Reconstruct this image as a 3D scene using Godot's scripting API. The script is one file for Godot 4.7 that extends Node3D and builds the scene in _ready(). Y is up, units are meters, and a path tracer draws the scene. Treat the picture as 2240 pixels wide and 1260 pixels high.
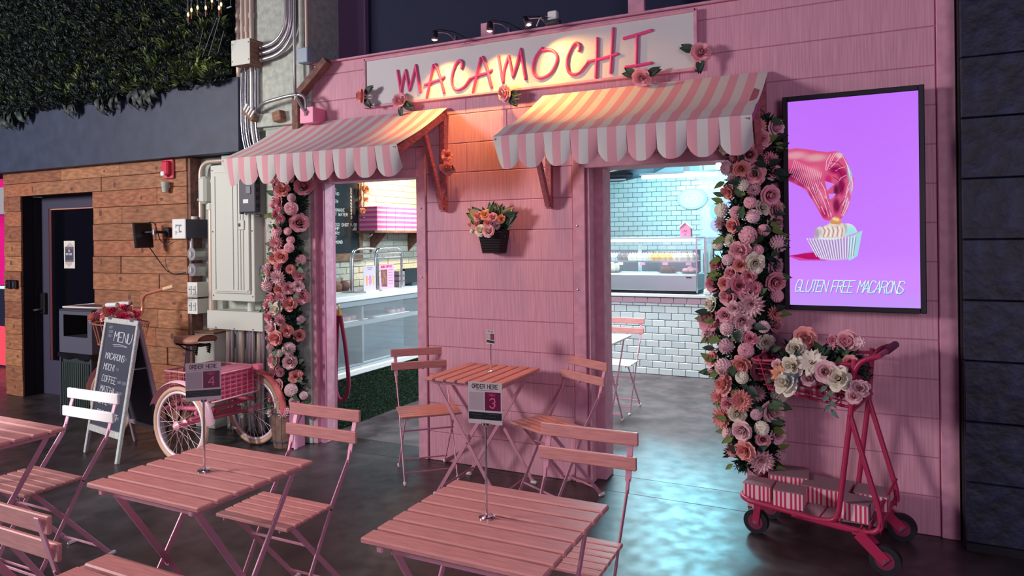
extends Node3D
# A pink dessert shop front in a dark food hall, at night. Units are metres; the shop front is the plane z = 0.

class MB:
	var v := PackedVector3Array()
	var n := PackedVector3Array()
	var uv := PackedVector2Array()
	var col := PackedColorArray()
	var tint = null
	func tri(a: Vector3, b: Vector3, c: Vector3, na: Vector3, nb: Vector3, nc: Vector3) -> void:
		if (c - a).cross(b - a).dot(na + nb + nc) < 0.0:
			v.append(a); v.append(c); v.append(b); n.append(na); n.append(nc); n.append(nb)
		else:
			v.append(a); v.append(b); v.append(c); n.append(na); n.append(nb); n.append(nc)
		if tint != null:
			for i in 3: col.append(tint)
	func flat(p: Array, nn: Vector3) -> void:
		for i in range(1, p.size() - 1): tri(p[0], p[i], p[i + 1], nn, nn, nn)
	func quad(a: Vector3, b: Vector3, c: Vector3, d: Vector3) -> void:
		var nn := (c - a).cross(b - a).normalized()
		flat([a, b, c, d], nn)
	func quad_uv(a: Vector3, b: Vector3, c: Vector3, d: Vector3, nn: Vector3) -> void:  # a top left, then clockwise
		var p := [a, b, c, d]
		var t := [Vector2(0, 0), Vector2(1, 0), Vector2(1, 1), Vector2(0, 1)]
		var order := [0, 1, 2, 0, 2, 3]
		if (c - a).cross(b - a).dot(nn) < 0.0: order = [0, 2, 1, 0, 3, 2]
		for i in order:
			v.append(p[i]); n.append(nn); uv.append(t[i])
	func box(size: Vector3, at := Vector3.ZERO, basis := Basis.IDENTITY, bev := 0.002) -> void:
		var h := size * 0.5
		bev = minf(bev, minf(h.x, minf(h.y, h.z)) * 0.8)
		var P := func(s: Array, k: int) -> Vector3:
			var q := Vector3.ZERO
			for i in 3: q[i] = s[i] * (h[i] if i == k else h[i] - bev)
			return basis * q + at
		for k in 3:
			var a := (k + 1) % 3
			var b := (k + 2) % 3
			for s in [-1.0, 1.0]:
				var nn := Vector3.ZERO
				nn[k] = s
				var q := []
				for c in [[-1, -1], [1, -1], [1, 1], [-1, 1]]:
					var m := [0.0, 0.0, 0.0]
					m[k] = s; m[a] = c[0]; m[b] = c[1]
					q.append(P.call(m, k))
				flat(q, basis * nn)
				if bev > 0.0003:
					for t in [-1.0, 1.0]:
						var m1 := [0.0, 0.0, 0.0]
						var m2 := [0.0, 0.0, 0.0]
						m1[k] = s; m1[a] = t; m1[b] = -1.0
						m2[k] = s; m2[a] = t; m2[b] = 1.0
						var en := Vector3.ZERO
						en[k] = s; en[a] = t
						flat([P.call(m1, k), P.call(m2, k), P.call(m2, a), P.call(m1, a)], (basis * en).normalized())
		if bev > 0.0003:
			for x in [-1.0, 1.0]:
				for y in [-1.0, 1.0]:
					for z in [-1.0, 1.0]:
						flat([P.call([x, y, z], 0), P.call([x, y, z], 1), P.call([x, y, z], 2)], (basis * Vector3(x, y, z)).normalized())
	func span(lo: Vector3, hi: Vector3, bev := 0.002) -> void:
		box(hi - lo, (lo + hi) * 0.5, Basis.IDENTITY, bev)
	func bar(a: Vector3, b: Vector3, w: float, t: float, side: Vector3, bev := 0.0015) -> void:  # a flat bar from a to b; w is measured along side
		var y := (b - a).normalized()
		var x := (side - y * side.dot(y)).normalized()
		box(Vector3(w, a.distance_to(b), t), (a + b) * 0.5, Basis(x, y, x.cross(y)), bev)
	func tube(p: Array, r: float, sides := 8, closed := false, radii: Array = []) -> void:
		var m := p.size()
		var rings := []
		var norms := []
		var up := Vector3.UP
		var t0: Vector3 = (p[1] - p[0]).normalized()
		if absf(t0.dot(up)) > 0.9: up = Vector3.RIGHT
		for i in m:
			var t: Vector3
			if closed: t = (p[(i + 1) % m] - p[(i - 1 + m) % m]).normalized()
			elif i == 0: t = t0
			elif i == m - 1: t = (p[i] - p[i - 1]).normalized()
			else: t = ((p[i + 1] - p[i]).normalized() + (p[i] - p[i - 1]).normalized()).normalized()
			up = (up - t * up.dot(t)).normalized()
			var s := t.cross(up)
			var ring := []
			var rn := []
			var rr: float = radii[i] if radii.size() else r
			for k in sides:
				var a := TAU * k / sides
				var d := up * cos(a) + s * sin(a)
				rn.append(d)
				ring.append(p[i] + d * rr)
			rings.append(ring)
			norms.append(rn)
		for i in (m if closed else m - 1):
			var j := (i + 1) % m
			for k in sides:
				var l := (k + 1) % sides
				tri(rings[i][k], rings[j][k], rings[j][l], norms[i][k], norms[j][k], norms[j][l])
				tri(rings[i][k], rings[j][l], rings[i][l], norms[i][k], norms[j][l], norms[i][l])
		if not closed:
			flat(rings[0], -t0)
			flat(rings[m - 1], (p[m - 1] - p[m - 2]).normalized())
	func lathe(prof: Array, seg := 20, at := Vector3.ZERO, basis := Basis.IDENTITY) -> void:  # prof: Vector2(radius, height)
		for i in prof.size() - 1:
			var a: Vector2 = prof[i]
			var b: Vector2 = prof[i + 1]
			if a.is_equal_approx(b): continue
			var d := (b - a).normalized()
			for k in seg:
				var q := []
				var nn := []
				for j in [k, k + 1]:
					var e := Vector3(cos(TAU * j / seg), 0, sin(TAU * j / seg))
					q.append(basis * (e * a.x + Vector3.UP * a.y) + at)
					q.append(basis * (e * b.x + Vector3.UP * b.y) + at)
					nn.append(basis * (e * d.y - Vector3.UP * d.x))
				if b.x > 0.00001: tri(q[0], q[1], q[3], nn[0], nn[0], nn[1])
				if a.x > 0.00001: tri(q[0], q[3], q[2], nn[0], nn[1], nn[1])
	func ball(r: Vector3, at := Vector3.ZERO, seg := 12, rows := 7) -> void:
		for i in rows:
			for k in seg:
				var q := []
				var nn := []
				for c in [[i, k], [i + 1, k], [i + 1, k + 1], [i, k + 1]]:
					var th: float = PI * c[0] / rows
					var ph: float = TAU * c[1] / seg
					var d := Vector3(sin(th) * cos(ph), cos(th), sin(th) * sin(ph))
					q.append(d * r + at)
					nn.append((d / r).normalized())
				if i < rows - 1: tri(q[0], q[1], q[2], nn[0], nn[1], nn[2])
				if i > 0: tri(q[0], q[2], q[3], nn[0], nn[2], nn[3])
	func prism(poly: PackedVector2Array, d: float, at := Vector3.ZERO, basis := Basis.IDENTITY) -> void:
		var id := Geometry2D.triangulate_polygon(poly)
		var P := func(i: int, z: float) -> Vector3: return basis * Vector3(poly[i].x, poly[i].y, z) + at
		for i in range(0, id.size(), 3):
			for z in [-1.0, 1.0]:
				flat([P.call(id[i], z * d / 2), P.call(id[i + 1], z * d / 2), P.call(id[i + 2], z * d / 2)], basis * Vector3(0, 0, z))
		var turn := -1.0 if Geometry2D.is_polygon_clockwise(poly) else 1.0
		for i in poly.size():
			var j := (i + 1) % poly.size()
			var e := (poly[j] - poly[i]).normalized() * turn
			flat([P.call(i, -d / 2), P.call(j, -d / 2), P.call(j, d / 2), P.call(i, d / 2)], basis * Vector3(e.y, -e.x, 0))
	func sheet(f: Callable, nu: int, nv: int) -> void:  # a smooth patch; f(u, v) with u, v in 0..1
		var p := []
		for i in nu + 1:
			var row := []
			for j in nv + 1: row.append(f.call(float(i) / nu, float(j) / nv))
			p.append(row)
		var m := []
		for i in nu + 1:
			var row := []
			for j in nv + 1:
				var du: Vector3 = p[mini(i + 1, nu)][j] - p[maxi(i - 1, 0)][j]
				var dv: Vector3 = p[i][mini(j + 1, nv)] - p[i][maxi(j - 1, 0)]
				row.append(du.cross(dv).normalized())
			m.append(row)
		for i in nu:
			for j in nv:
				tri(p[i][j], p[i + 1][j], p[i + 1][j + 1], m[i][j], m[i + 1][j], m[i + 1][j + 1])
				tri(p[i][j], p[i + 1][j + 1], p[i][j + 1], m[i][j], m[i + 1][j + 1], m[i][j + 1])
	func add_to(mesh: ArrayMesh, m: Material = null) -> ArrayMesh:
		var a := []
		a.resize(Mesh.ARRAY_MAX)
		a[Mesh.ARRAY_VERTEX] = v
		a[Mesh.ARRAY_NORMAL] = n
		if uv.size() == v.size(): a[Mesh.ARRAY_TEX_UV] = uv
		if col.size() == v.size(): a[Mesh.ARRAY_COLOR] = col
		mesh.add_surface_from_arrays(Mesh.PRIMITIVE_TRIANGLES, a)
		if m: mesh.surface_set_material(mesh.get_surface_count() - 1, m)
		return mesh
	func mesh() -> ArrayMesh: return add_to(ArrayMesh.new())

var M := {}
var TX := {}
var rng := RandomNumberGenerator.new()
var FL := {}

func obj(called: String, shape, m: Material, parent: Node = self, at := Vector3.ZERO, basis := Basis.IDENTITY) -> MeshInstance3D:
	var o := MeshInstance3D.new()
	o.name = called
	o.mesh = shape.mesh() if shape is MB else shape
	if m: o.material_override = m
	o.transform = Transform3D(basis, at)
	parent.add_child(o, true)
	return o

func tag(o: Node3D, label: String, category: String, group := "") -> Node3D:
	o.set_meta("label", label)
	o.set_meta("category", category)
	if group: o.set_meta("group", group)
	return o

func thing(called: String, label: String, category: String, at := Vector3.ZERO, turn := 0.0, group := "") -> Node3D:
	var o := Node3D.new()
	o.name = called
	add_child(o, true)
	o.position = at
	o.rotation.y = turn
	return tag(o, label, category, group)

func holder(called: String, parent: Node = self) -> Node3D:
	var o := Node3D.new()
	o.name = called
	parent.add_child(o, true)
	if parent == self: o.set_meta("kind", "structure")
	return o

func struct(called: String, shape, m: Material) -> MeshInstance3D:
	var o := obj(called, shape, m)
	o.set_meta("kind", "structure")
	return o

func dup(src: Node3D, at: Vector3, turn: float, label: String) -> Node3D:
	var o: Node3D = src.duplicate()
	o.name = src.name
	add_child(o, true)
	o.position = at
	o.rotation = Vector3(0, turn, 0)
	o.set_meta("label", label)
	return o

func bx(size: Vector3, at := Vector3.ZERO, bev := 0.002) -> MB:
	var b := MB.new()
	b.box(size, at, Basis.IDENTITY, bev)
	return b

func sp(lo: Vector3, hi: Vector3, bev := 0.002) -> MB:
	var b := MB.new()
	b.span(lo, hi, bev)
	return b

func tb(p: Array, r: float, sides := 8, closed := false) -> MB:
	var b := MB.new()
	b.tube(p, r, sides, closed)
	return b

func V(x: float, y: float, z: float) -> Vector3: return Vector3(x, y, z)

func bend(p: Array, r: float, steps := 5) -> Array:  # rounds the corners of a path
	var out := [p[0]]
	for i in range(1, p.size() - 1):
		var a: Vector3 = p[i] + (p[i - 1] - p[i]).limit_length(r)
		var b: Vector3 = p[i] + (p[i + 1] - p[i]).limit_length(r)
		for k in steps + 1:
			var t := float(k) / steps
			out.append(a.lerp(p[i], t).lerp(p[i].lerp(b, t), t))
	out.append(p[p.size() - 1])
	return out

func arc(c: Vector3, x: Vector3, y: Vector3, a0: float, a1: float, n: int) -> Array:
	var out := []
	for i in n + 1:
		var a := lerpf(a0, a1, float(i) / n)
		out.append(c + x * cos(a) + y * sin(a))
	return out

func rgb(r: int, g: int, b: int) -> Color: return Color8(r, g, b)

func mat(c: Color, rough := 0.6, metal := 0.0, tex := "", scale := Vector3.ONE, bump := 0.0, world := false) -> StandardMaterial3D:
	var m := StandardMaterial3D.new()
	m.albedo_color = c
	m.roughness = rough
	m.metallic = metal
	if tex:
		m.albedo_texture = TX[tex]
		m.uv1_triplanar = true
		m.uv1_world_triplanar = world
		m.uv1_scale = scale
		if bump > 0.0:
			m.heightmap_enabled = true
			m.heightmap_texture = TX[tex]
			m.heightmap_scale = bump
	return m

func glow(c: Color, e: float) -> StandardMaterial3D:
	var m := mat(c, 0.5)
	m.emission_enabled = true
	m.emission = c
	m.emission_energy_multiplier = e
	return m

func pic(t: Texture2D, rough := 0.6, emit := 0.0) -> StandardMaterial3D:
	var m := StandardMaterial3D.new()
	m.roughness = rough
	if emit > 0.0:
		m.albedo_color = Color(0.01, 0.01, 0.01)
		m.emission_enabled = true
		m.emission = Color.WHITE
		m.emission_operator = BaseMaterial3D.EMISSION_OP_MULTIPLY
		m.emission_texture = t
		m.emission_energy_multiplier = emit
	else:
		m.albedo_texture = t
	m.texture_repeat = false
	return m

func noise_tex(freq: float, lo: float, hi: float, size := 512, octaves := 4, kind := FastNoiseLite.TYPE_SIMPLEX_SMOOTH, mid := 0.5) -> NoiseTexture2D:
	var t := NoiseTexture2D.new()
	var f := FastNoiseLite.new()
	f.noise_type = kind
	f.frequency = freq
	f.fractal_octaves = octaves
	f.seed = 7 + int(freq * 1000) + octaves
	t.noise = f
	t.width = size
	t.height = size
	t.seamless = true
	var g := Gradient.new()
	g.set_color(0, Color(lo, lo, lo))
	g.set_color(1, Color(hi, hi, hi))
	if mid != 0.5: g.set_offset(0, mid)
	t.color_ramp = g
	return t

# ---- drawing on pictures (print, chalk and screens only) ----
func fill_poly(im: Image, p: PackedVector2Array, c: Color) -> void:
	var lo := p[0]
	var hi := p[0]
	for q in p:
		lo = lo.min(q)
		hi = hi.max(q)
	for y in range(maxi(0, int(lo.y)), mini(im.get_height(), int(hi.y) + 1)):
		var xs := []
		for i in p.size():
			var a := p[i]
			var b := p[(i + 1) % p.size()]
			if (a.y <= y + 0.5) != (b.y <= y + 0.5): xs.append(a.x + (y + 0.5 - a.y) * (b.x - a.x) / (b.y - a.y))
		xs.sort()
		for k in range(0, xs.size() - 1, 2):
			for x in range(maxi(0, int(ceil(xs[k] - 0.5))), mini(im.get_width(), int(ceil(xs[k + 1] - 0.5)))):
				im.set_pixel(x, y, im.get_pixel(x, y).lerp(c, c.a))

func ink(im: Image, p: Array, w: float, c: Color) -> void:
	for i in p.size() - 1:
		var a: Vector2 = p[i]
		var b: Vector2 = p[i + 1]
		for y in range(maxi(0, int(minf(a.y, b.y) - w - 1)), mini(im.get_height(), int(maxf(a.y, b.y) + w + 2))):
			for x in range(maxi(0, int(minf(a.x, b.x) - w - 1)), mini(im.get_width(), int(maxf(a.x, b.x) + w + 2))):
				var q := Vector2(x + 0.5, y + 0.5)
				var d := q.distance_to(Geometry2D.get_closest_point_to_segment(q, a, b))
				var k := clampf(w - d + 0.5, 0.0, 1.0) * c.a
				if k > 0.0: im.set_pixel(x, y, im.get_pixel(x, y).lerp(Color(c.r, c.g, c.b), k))

const FONT := {
	"A": "00 36 60|12 52", "B": "00 06 46 55 43 03|43 52 51 40 00", "C": "65 46 16 04 02 10 40 61", "D": "00 06 36 54 52 30 00", "E": "60 00 06 66|03 43", "F": "00 06 66|03 43", "G": "65 46 16 04 02 10 40 62 32",
	"H": "00 06|60 66|03 63", "I": "20 26", "J": "01 10 30 41 46", "K": "00 06|66 03 60", "L": "06 00 50", "M": "00 06 33 66 60", "N": "00 06 60 66", "O": "26 04 02 20 40 62 64 46 26", "P": "00 06 46 65 64 43 03",
	"Q": "26 04 02 20 40 62 64 46 26|42 60", "R": "00 06 46 65 64 43 03|33 60", "S": "65 46 16 05 04 62 61 40 10 01", "T": "06 66|36 30", "U": "06 02 10 40 62 66", "V": "06 30 66", "W": "06 10 34 50 66", "X": "00 66|06 60", "Y": "06 33 66|33 30", "Z": "06 66 00 60",
	"0": "26 04 02 20 40 62 64 46 26", "1": "14 36 30", "2": "05 26 46 64 00 60", "3": "05 26 56 64 43 33|43 62 40 20 01", "4": "50 56 02 62", "5": "66 16 03 43 62 51 30 00", "6": "56 24 02 20 40 62 43 03", "8": "23 04 26 46 64 43 23 02 20 40 62 43",
	":": "31 32|34 35", "(": "36 14 12 30", ")": "36 54 52 30", ".": "20 21", "-": "13 53", ",": "20 0"}

func write(im: Image, s: String, at: Vector2, h: float, w: float, c: Color, slant := 0.0, aspect := 0.62, gap := 1.38, down := 0.0) -> float:
	var x := at.x
	for ch in s:
		if FONT.has(ch):
			for st in FONT[ch].split("|"):
				var p := []
				for d in st.split(" "):
					if d.length() < 2: continue
					var px: float = d[0].to_int() / 6.0
					var py: float = d[1].to_int() / 6.0
					p.append(Vector2(x + px * h * aspect + py * h * slant, at.y + h - py * h + down * (x - at.x)))
				ink(im, p, w, c)
		x += h * aspect * (gap if ch != "I" and ch != " " else gap * 0.75)
	return x - at.x

func tex(im: Image) -> ImageTexture: return ImageTexture.create_from_image(im)

func picture(w: int, h: int, c: Color) -> Image:
	var im := Image.create_empty(w, h, false, Image.FORMAT_RGB8)
	im.fill(c)
	return im

func _ready() -> void:
	rng.seed = 20
	# ---- camera ----
	var cam := Camera3D.new()
	cam.name = "camera"
	var yaw := 0.457706
	var roll := -0.0120634
	var r0 := V(cos(yaw), 0, -sin(yaw))
	var right := r0 * cos(roll) + Vector3.UP * sin(roll)
	var up := -r0 * sin(roll) + Vector3.UP * cos(roll)
	cam.transform = Transform3D(Basis(right, up, V(sin(yaw), 0, cos(yaw))), V(0, 1.5, 4.0224))
	cam.projection = Camera3D.PROJECTION_FRUSTUM
	cam.near = 0.05
	cam.far = 80.0
	cam.size = 0.05 * 1260.0 / 1531.443
	cam.frustum_offset = Vector2(0, -0.05 * 109.211 / 1531.443)
	add_child(cam)
	# ---- air and light ----
	var env := Environment.new()
	env.background_mode = Environment.BG_COLOR
	env.background_color = Color(0.28, 0.23, 0.36)
	env.tonemap_mode = Environment.TONE_MAPPER_LINEAR
	env.tonemap_exposure = 1.0
	env.sdfgi_enabled = true
	env.ssao_enabled = true
	env.ssil_enabled = true
	var we := WorldEnvironment.new()
	we.name = "surroundings"
	we.environment = env
	add_child(we)
	omni("unseen_hall_light", V(-7.6, 2.9, 5.6), rgb(252, 246, 244), 35.0, 0.7)  # out of view; lights the shop front from the left
	omni("added_fill_light_right", V(2.6, 1.9, 6.5), rgb(250, 232, 250), 9.0, 1.0)  # added fill, lifts the darker right end of the front
	spot("unseen_table_light", V(-2.55, 3.9, 2.5), V(-1.35, 0.0, 2.3), rgb(255, 214, 206), 4.2, 34, 0.10)  # unseen, set overhead to light the table tops
	spot("unseen_entrance_light", V(-3.05, 3.3, 5.2), V(-3.75, 0.6, 1.5), rgb(240, 255, 255), 24.0, 8.5, 0.05)  # unseen beam, lights the chair back and the menu board
	spot("unseen_column_light", V(-3.9, 3.9, 3.6), V(-4.45, 1.85, 0.0), rgb(255, 246, 226), 3.5, 20, 0.12)  # out of view, placed to light the white column
	area("kitchen_light", V(-2.0, 2.24, -4.86), V(0, 0, 0), Vector2(1.0, 0.06), rgb(160, 230, 244), 3.0)
	area("kitchen_light_front", V(-2.0, 2.22, -4.74), V(0, 205, 0), Vector2(1.0, 0.06), rgb(140, 226, 246), 9.5)
	area("unseen_shop_light_rear", V(-2.6, 2.42, -3.1), V(-90, 0, 0), Vector2(1.2, 0.3), rgb(232, 244, 246), 6.5)  # from an unseen ceiling panel, lights the cake counter
	area("unseen_shop_light_front", V(-2.2, 2.42, -1.3), V(-90, 0, 0), Vector2(1.2, 0.3), rgb(226, 242, 246), 8.5)  # panel out of view behind the header, lights the shop entrance
	spot("unseen_shelf_light", V(-4.0, 2.45, -2.6), V(-4.9, 1.9, -2.9), rgb(255, 226, 168), 7.0, 46, 0.05)  # unseen, placed to light the upper bricks and the shelf
	make_textures()
	make_materials()
	build_floor()
	build_front()
	build_side_walls()
	build_interior()
	build_electrics()
	build_awnings()
	build_sign()
	build_screen()
	build_flowers()
	build_tables()
	build_cart()
	build_tricycle()
	build_board()
	build_left()
	build_counter()
	build_small()

func omni(called: String, at: Vector3, c: Color, e: float, size: float) -> void:
	var l := OmniLight3D.new()
	l.name = called
	l.light_color = c
	l.light_energy = e
	l.light_size = size
	l.omni_range = 30
	l.omni_attenuation = 2.0
	l.shadow_enabled = true
	add_child(l)
	l.position = at

func spot(called: String, at: Vector3, to: Vector3, c: Color, e: float, angle: float, size: float, parent: Node = self) -> void:
	var l := SpotLight3D.new()
	l.name = called
	l.light_color = c
	l.light_energy = e
	l.light_size = size
	l.spot_range = 30
	l.spot_attenuation = 2.0
	l.spot_angle = angle
	l.spot_angle_attenuation = 0.8
	l.shadow_enabled = true
	parent.add_child(l)
	var z := (at - to).normalized()
	var x := Vector3.UP.cross(z).normalized() if absf(z.y) < 0.99 else Vector3.RIGHT
	l.transform = Transform3D(Basis(x, z.cross(x), z), at)

func area(called: String, at: Vector3, turn: Vector3, size: Vector2, c: Color, e: float) -> void:
	var l := AreaLight3D.new()
	l.name = called
	l.light_color = c
	l.light_energy = e
	l.area_size = size
	l.area_range = 30
	l.area_attenuation = 2.0
	l.area_normalize_energy = true
	l.shadow_enabled = true
	add_child(l)
	l.position = at
	l.rotation_degrees = turn

func make_textures() -> void:
	TX.grain = noise_tex(0.055, 0.84, 1.0, 512, 3)
	TX.soft = noise_tex(0.02, 0.86, 1.0, 512, 4)
	TX.wood = noise_tex(0.016, 0.66, 1.0, 512, 4)
	TX.cloud = noise_tex(0.012, 0.55, 1.0, 512, 5)
	TX.fine = noise_tex(0.12, 0.6, 1.0, 512, 4)
	TX.scuff = noise_tex(0.03, 0.55, 1.0, 512, 6)
	TX.slate = noise_tex(0.02, 0.3, 1.0, 512, 6, FastNoiseLite.TYPE_PERLIN)
	TX.plaster = noise_tex(0.035, 0.78, 1.0, 512, 5, FastNoiseLite.TYPE_PERLIN)
	TX.weave = noise_tex(0.25, 0.3, 1.0, 256, 2)

func make_materials() -> void:
	M.pink = mat(rgb(234, 168, 188), 0.62, 0, "grain", V(3.4, 0.10, 3.4), 0.16, true)
	M.pink_trim = mat(rgb(232, 164, 186), 0.6, 0, "soft", V(1, 1, 1), 0.02)
	M.pink_dark = mat(rgb(200, 126, 160), 0.7)
	M.floor = mat(rgb(76, 66, 68), 0.3, 0, "cloud", V(0.5, 0.5, 0.5), 0.0, true)
	M.floor.roughness = 0.5
	M.floor.roughness_texture = TX.scuff
	M.floor.roughness_texture_channel = BaseMaterial3D.TEXTURE_CHANNEL_RED
	M.floor.metallic_specular = 0.6
	M.floor.heightmap_enabled = true
	M.floor.heightmap_texture = TX.scuff
	M.floor.heightmap_scale = 0.1
	M.shopfloor = M.floor.duplicate()
	M.shopfloor.albedo_color = rgb(126, 108, 112)
	M.joint = mat(rgb(58, 50, 54), 0.9)
	M.slate = mat(rgb(42, 50, 88), 0.55, 0, "slate", V(1.3, 1.3, 1.3), 0.9, true)
	M.navy = mat(rgb(28, 33, 64), 0.85)
	M.fascia = mat(rgb(60, 70, 94), 0.55, 0, "plaster", V(0.4, 0.4, 0.4), 0.03)
	M.black = mat(rgb(16, 16, 24), 0.45)
	M.blackmat = mat(rgb(18, 18, 26), 0.85)
	M.doorframe = mat(rgb(70, 68, 88), 0.45)
	M.glassdark = mat(rgb(9, 11, 18), 0.1)
	M.glassdark.metallic_specular = 0.3
	M.plank = []
	for c in [rgb(192, 128, 90), rgb(176, 116, 82), rgb(200, 138, 96), rgb(166, 105, 76), rgb(184, 125, 90), rgb(190, 119, 84)]:
		M.plank.append(mat(c, 0.7, 0, "wood", V(0.7 + rng.randf() * 0.3, 3.6, 1.0), 0.25, true))
	M.knot = mat(rgb(112, 66, 56), 0.8)
	M.cream = mat(rgb(198, 206, 194), 0.6, 0, "plaster", V(1.2, 1.2, 1.2), 0.12, true)
	M.creammetal = mat(rgb(208, 212, 202), 0.45)
	M.white = mat(rgb(232, 234, 232), 0.45)
	M.steel = mat(rgb(190, 186, 190), 0.32, 0.85)
	M.chrome = mat(rgb(215, 215, 220), 0.15, 1.0)
	M.painted_pipe = mat(rgb(210, 192, 178), 0.4, 0.35)
	M.grey = mat(rgb(120, 122, 134), 0.5)
	M.darkgrey = mat(rgb(62, 64, 78), 0.5)
	M.tan = mat(rgb(176, 134, 108), 0.75, 0, "wood", V(1, 4, 1), 0.1)
	M.timber = mat(rgb(146, 104, 92), 0.75, 0, "wood", V(2, 2, 2), 0.1)
	M.tile = [mat(rgb(222, 230, 230), 0.14), mat(rgb(214, 223, 225), 0.16), mat(rgb(229, 234, 233), 0.13)]
	M.grout = mat(rgb(122, 104, 122), 0.9)
	M.brick = [mat(rgb(226, 222, 208), 0.75, 0, "plaster", V(3, 3, 3), 0.35, true), mat(rgb(216, 212, 200), 0.75, 0, "plaster", V(4, 4, 4), 0.4, true), mat(rgb(232, 228, 216), 0.7, 0, "plaster", V(3.4, 3.4, 3.4), 0.3, true)]
	M.slat = mat(rgb(224, 154, 150), 0.4, 0, "soft", V(0.8, 9, 9), 0.01)
	M.slat2 = mat(rgb(224, 160, 164), 0.42, 0, "wood", V(9, 9, 0.8), 0.03)
	M.slatwhite = mat(rgb(234, 234, 226), 0.5)
	M.pinksteel = mat(rgb(214, 150, 170), 0.4, 0.15)
	M.glassfoot = mat(rgb(232, 222, 222), 0.4)
	M.stripe_w = mat(rgb(216, 212, 208), 0.85)
	M.stripe_p = mat(rgb(226, 162, 172), 0.85)
	for k in ["stripe_w", "stripe_p"]:
		M[k].cull_mode = BaseMaterial3D.CULL_DISABLED
		M[k].backlight_enabled = true
		M[k].backlight = Color(0.12, 0.1, 0.1)
	M.awningwood = mat(rgb(204, 110, 122), 0.6, 0, "wood", V(2, 6, 2), 0.05)
	M.signwhite = mat(rgb(206, 206, 206), 0.55)
	M.letter = mat(rgb(232, 76, 138), 0.4)
	M.cart = mat(rgb(176, 42, 84), 0.38)
	M.rubber = mat(rgb(24, 24, 32), 0.7)
	M.tyre = mat(rgb(188, 144, 124), 0.7)
	M.bikepink = mat(rgb(232, 158, 172), 0.35, 0.1)
	M.bikered = mat(rgb(206, 96, 122), 0.4, 0.1)
	M.leather = mat(rgb(190, 136, 112), 0.55)
	M.copper = mat(rgb(226, 150, 122), 0.3, 0.5)
	M.velvet = mat(rgb(120, 14, 56), 0.8)
	M.velvet.rim_enabled = true
	M.velvet.rim = 0.5
	M.brass = mat(rgb(214, 170, 96), 0.3, 0.9)
	M.hotpink = mat(rgb(226, 84, 162), 0.6)
	M.palepink = mat(rgb(238, 160, 196), 0.6)
	M.boxred = mat(rgb(214, 60, 104), 0.7)
	M.boxtop = mat(rgb(158, 124, 134), 0.7)
	M.leaf = leafmat(rgb(32, 56, 44))
	M.leaf2 = leafmat(rgb(62, 92, 60))
	M.leaf3 = leafmat(rgb(112, 134, 62))
	M.leafgrey = leafmat(rgb(88, 116, 104))
	M.straw = mat(rgb(196, 160, 110), 0.8)
	M.basketry = mat(rgb(96, 74, 82), 0.85, 0, "weave", V(8, 20, 8), 0.4)
	M.clear = StandardMaterial3D.new()
	M.clear.albedo_color = Color(0.9, 0.97, 1.0, 0.08)
	M.clear.roughness = 0.03
	M.clear.transparency = BaseMaterial3D.TRANSPARENCY_ALPHA
	M.stainless = mat(rgb(188, 196, 204), 0.34, 0.7)
	M.turf = leafmat(rgb(52, 82, 60))
	M.coral = petal(rgb(241, 164, 158))
	M.rose = petal(rgb(241, 176, 186))
	M.blush = petal(rgb(243, 202, 206))
	M.dusty = petal(rgb(216, 172, 182))
	M.ivory = petal(rgb(240, 232, 212))
	M.peach = petal(rgb(244, 176, 136))
	M.deep = petal(rgb(226, 66, 112))
	M.binslat = mat(rgb(60, 74, 72), 0.5)
	M.edgetile = mat(rgb(204, 168, 182), 0.3)
	M.mauve = petal(rgb(234, 158, 172))

func leafmat(c: Color) -> StandardMaterial3D:
	var m := mat(c, 0.55)
	m.cull_mode = BaseMaterial3D.CULL_DISABLED
	m.backlight_enabled = true
	m.backlight = Color(0.05, 0.08, 0.03)
	return m

func petal(c: Color) -> StandardMaterial3D:
	var m := mat(c, 0.7)
	m.cull_mode = BaseMaterial3D.CULL_DISABLED
	m.backlight_enabled = true
	m.backlight = Color(c.r * 0.25, c.g * 0.2, c.b * 0.2)
	return m

func build_floor() -> void:
	var f := holder("floor")
	obj("bed", sp(V(-14, -0.2, -9), V(7, -0.012, 9), 0.0), M.joint, f)
	var xs := [-14.0, -8.9, -6.2, 2.4, 4.6, 7.0]
	var zs := [-9.0, -3.6, -0.212, 0.062, 4.4, 9.0]
	for i in 5:
		for j in 5:
			obj("slab", sp(V(xs[i] + 0.0015, -0.012, zs[j] + 0.0015), V(xs[i + 1] - 0.0015, 0.0, zs[j + 1] - 0.0015), 0.0015), M.shopfloor if j < 2 else M.floor, f)

func plank_row(parent: Node, called: String, x0: float, x1: float, y0: float, y1: float, z0: float, z1: float, m: Material) -> void:
	if x1 - x0 > 0.01: obj(called, sp(V(x0, y0 + 0.0015, z0), V(x1, y1 - 0.0015, z1), 0.003), m, parent)

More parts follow.
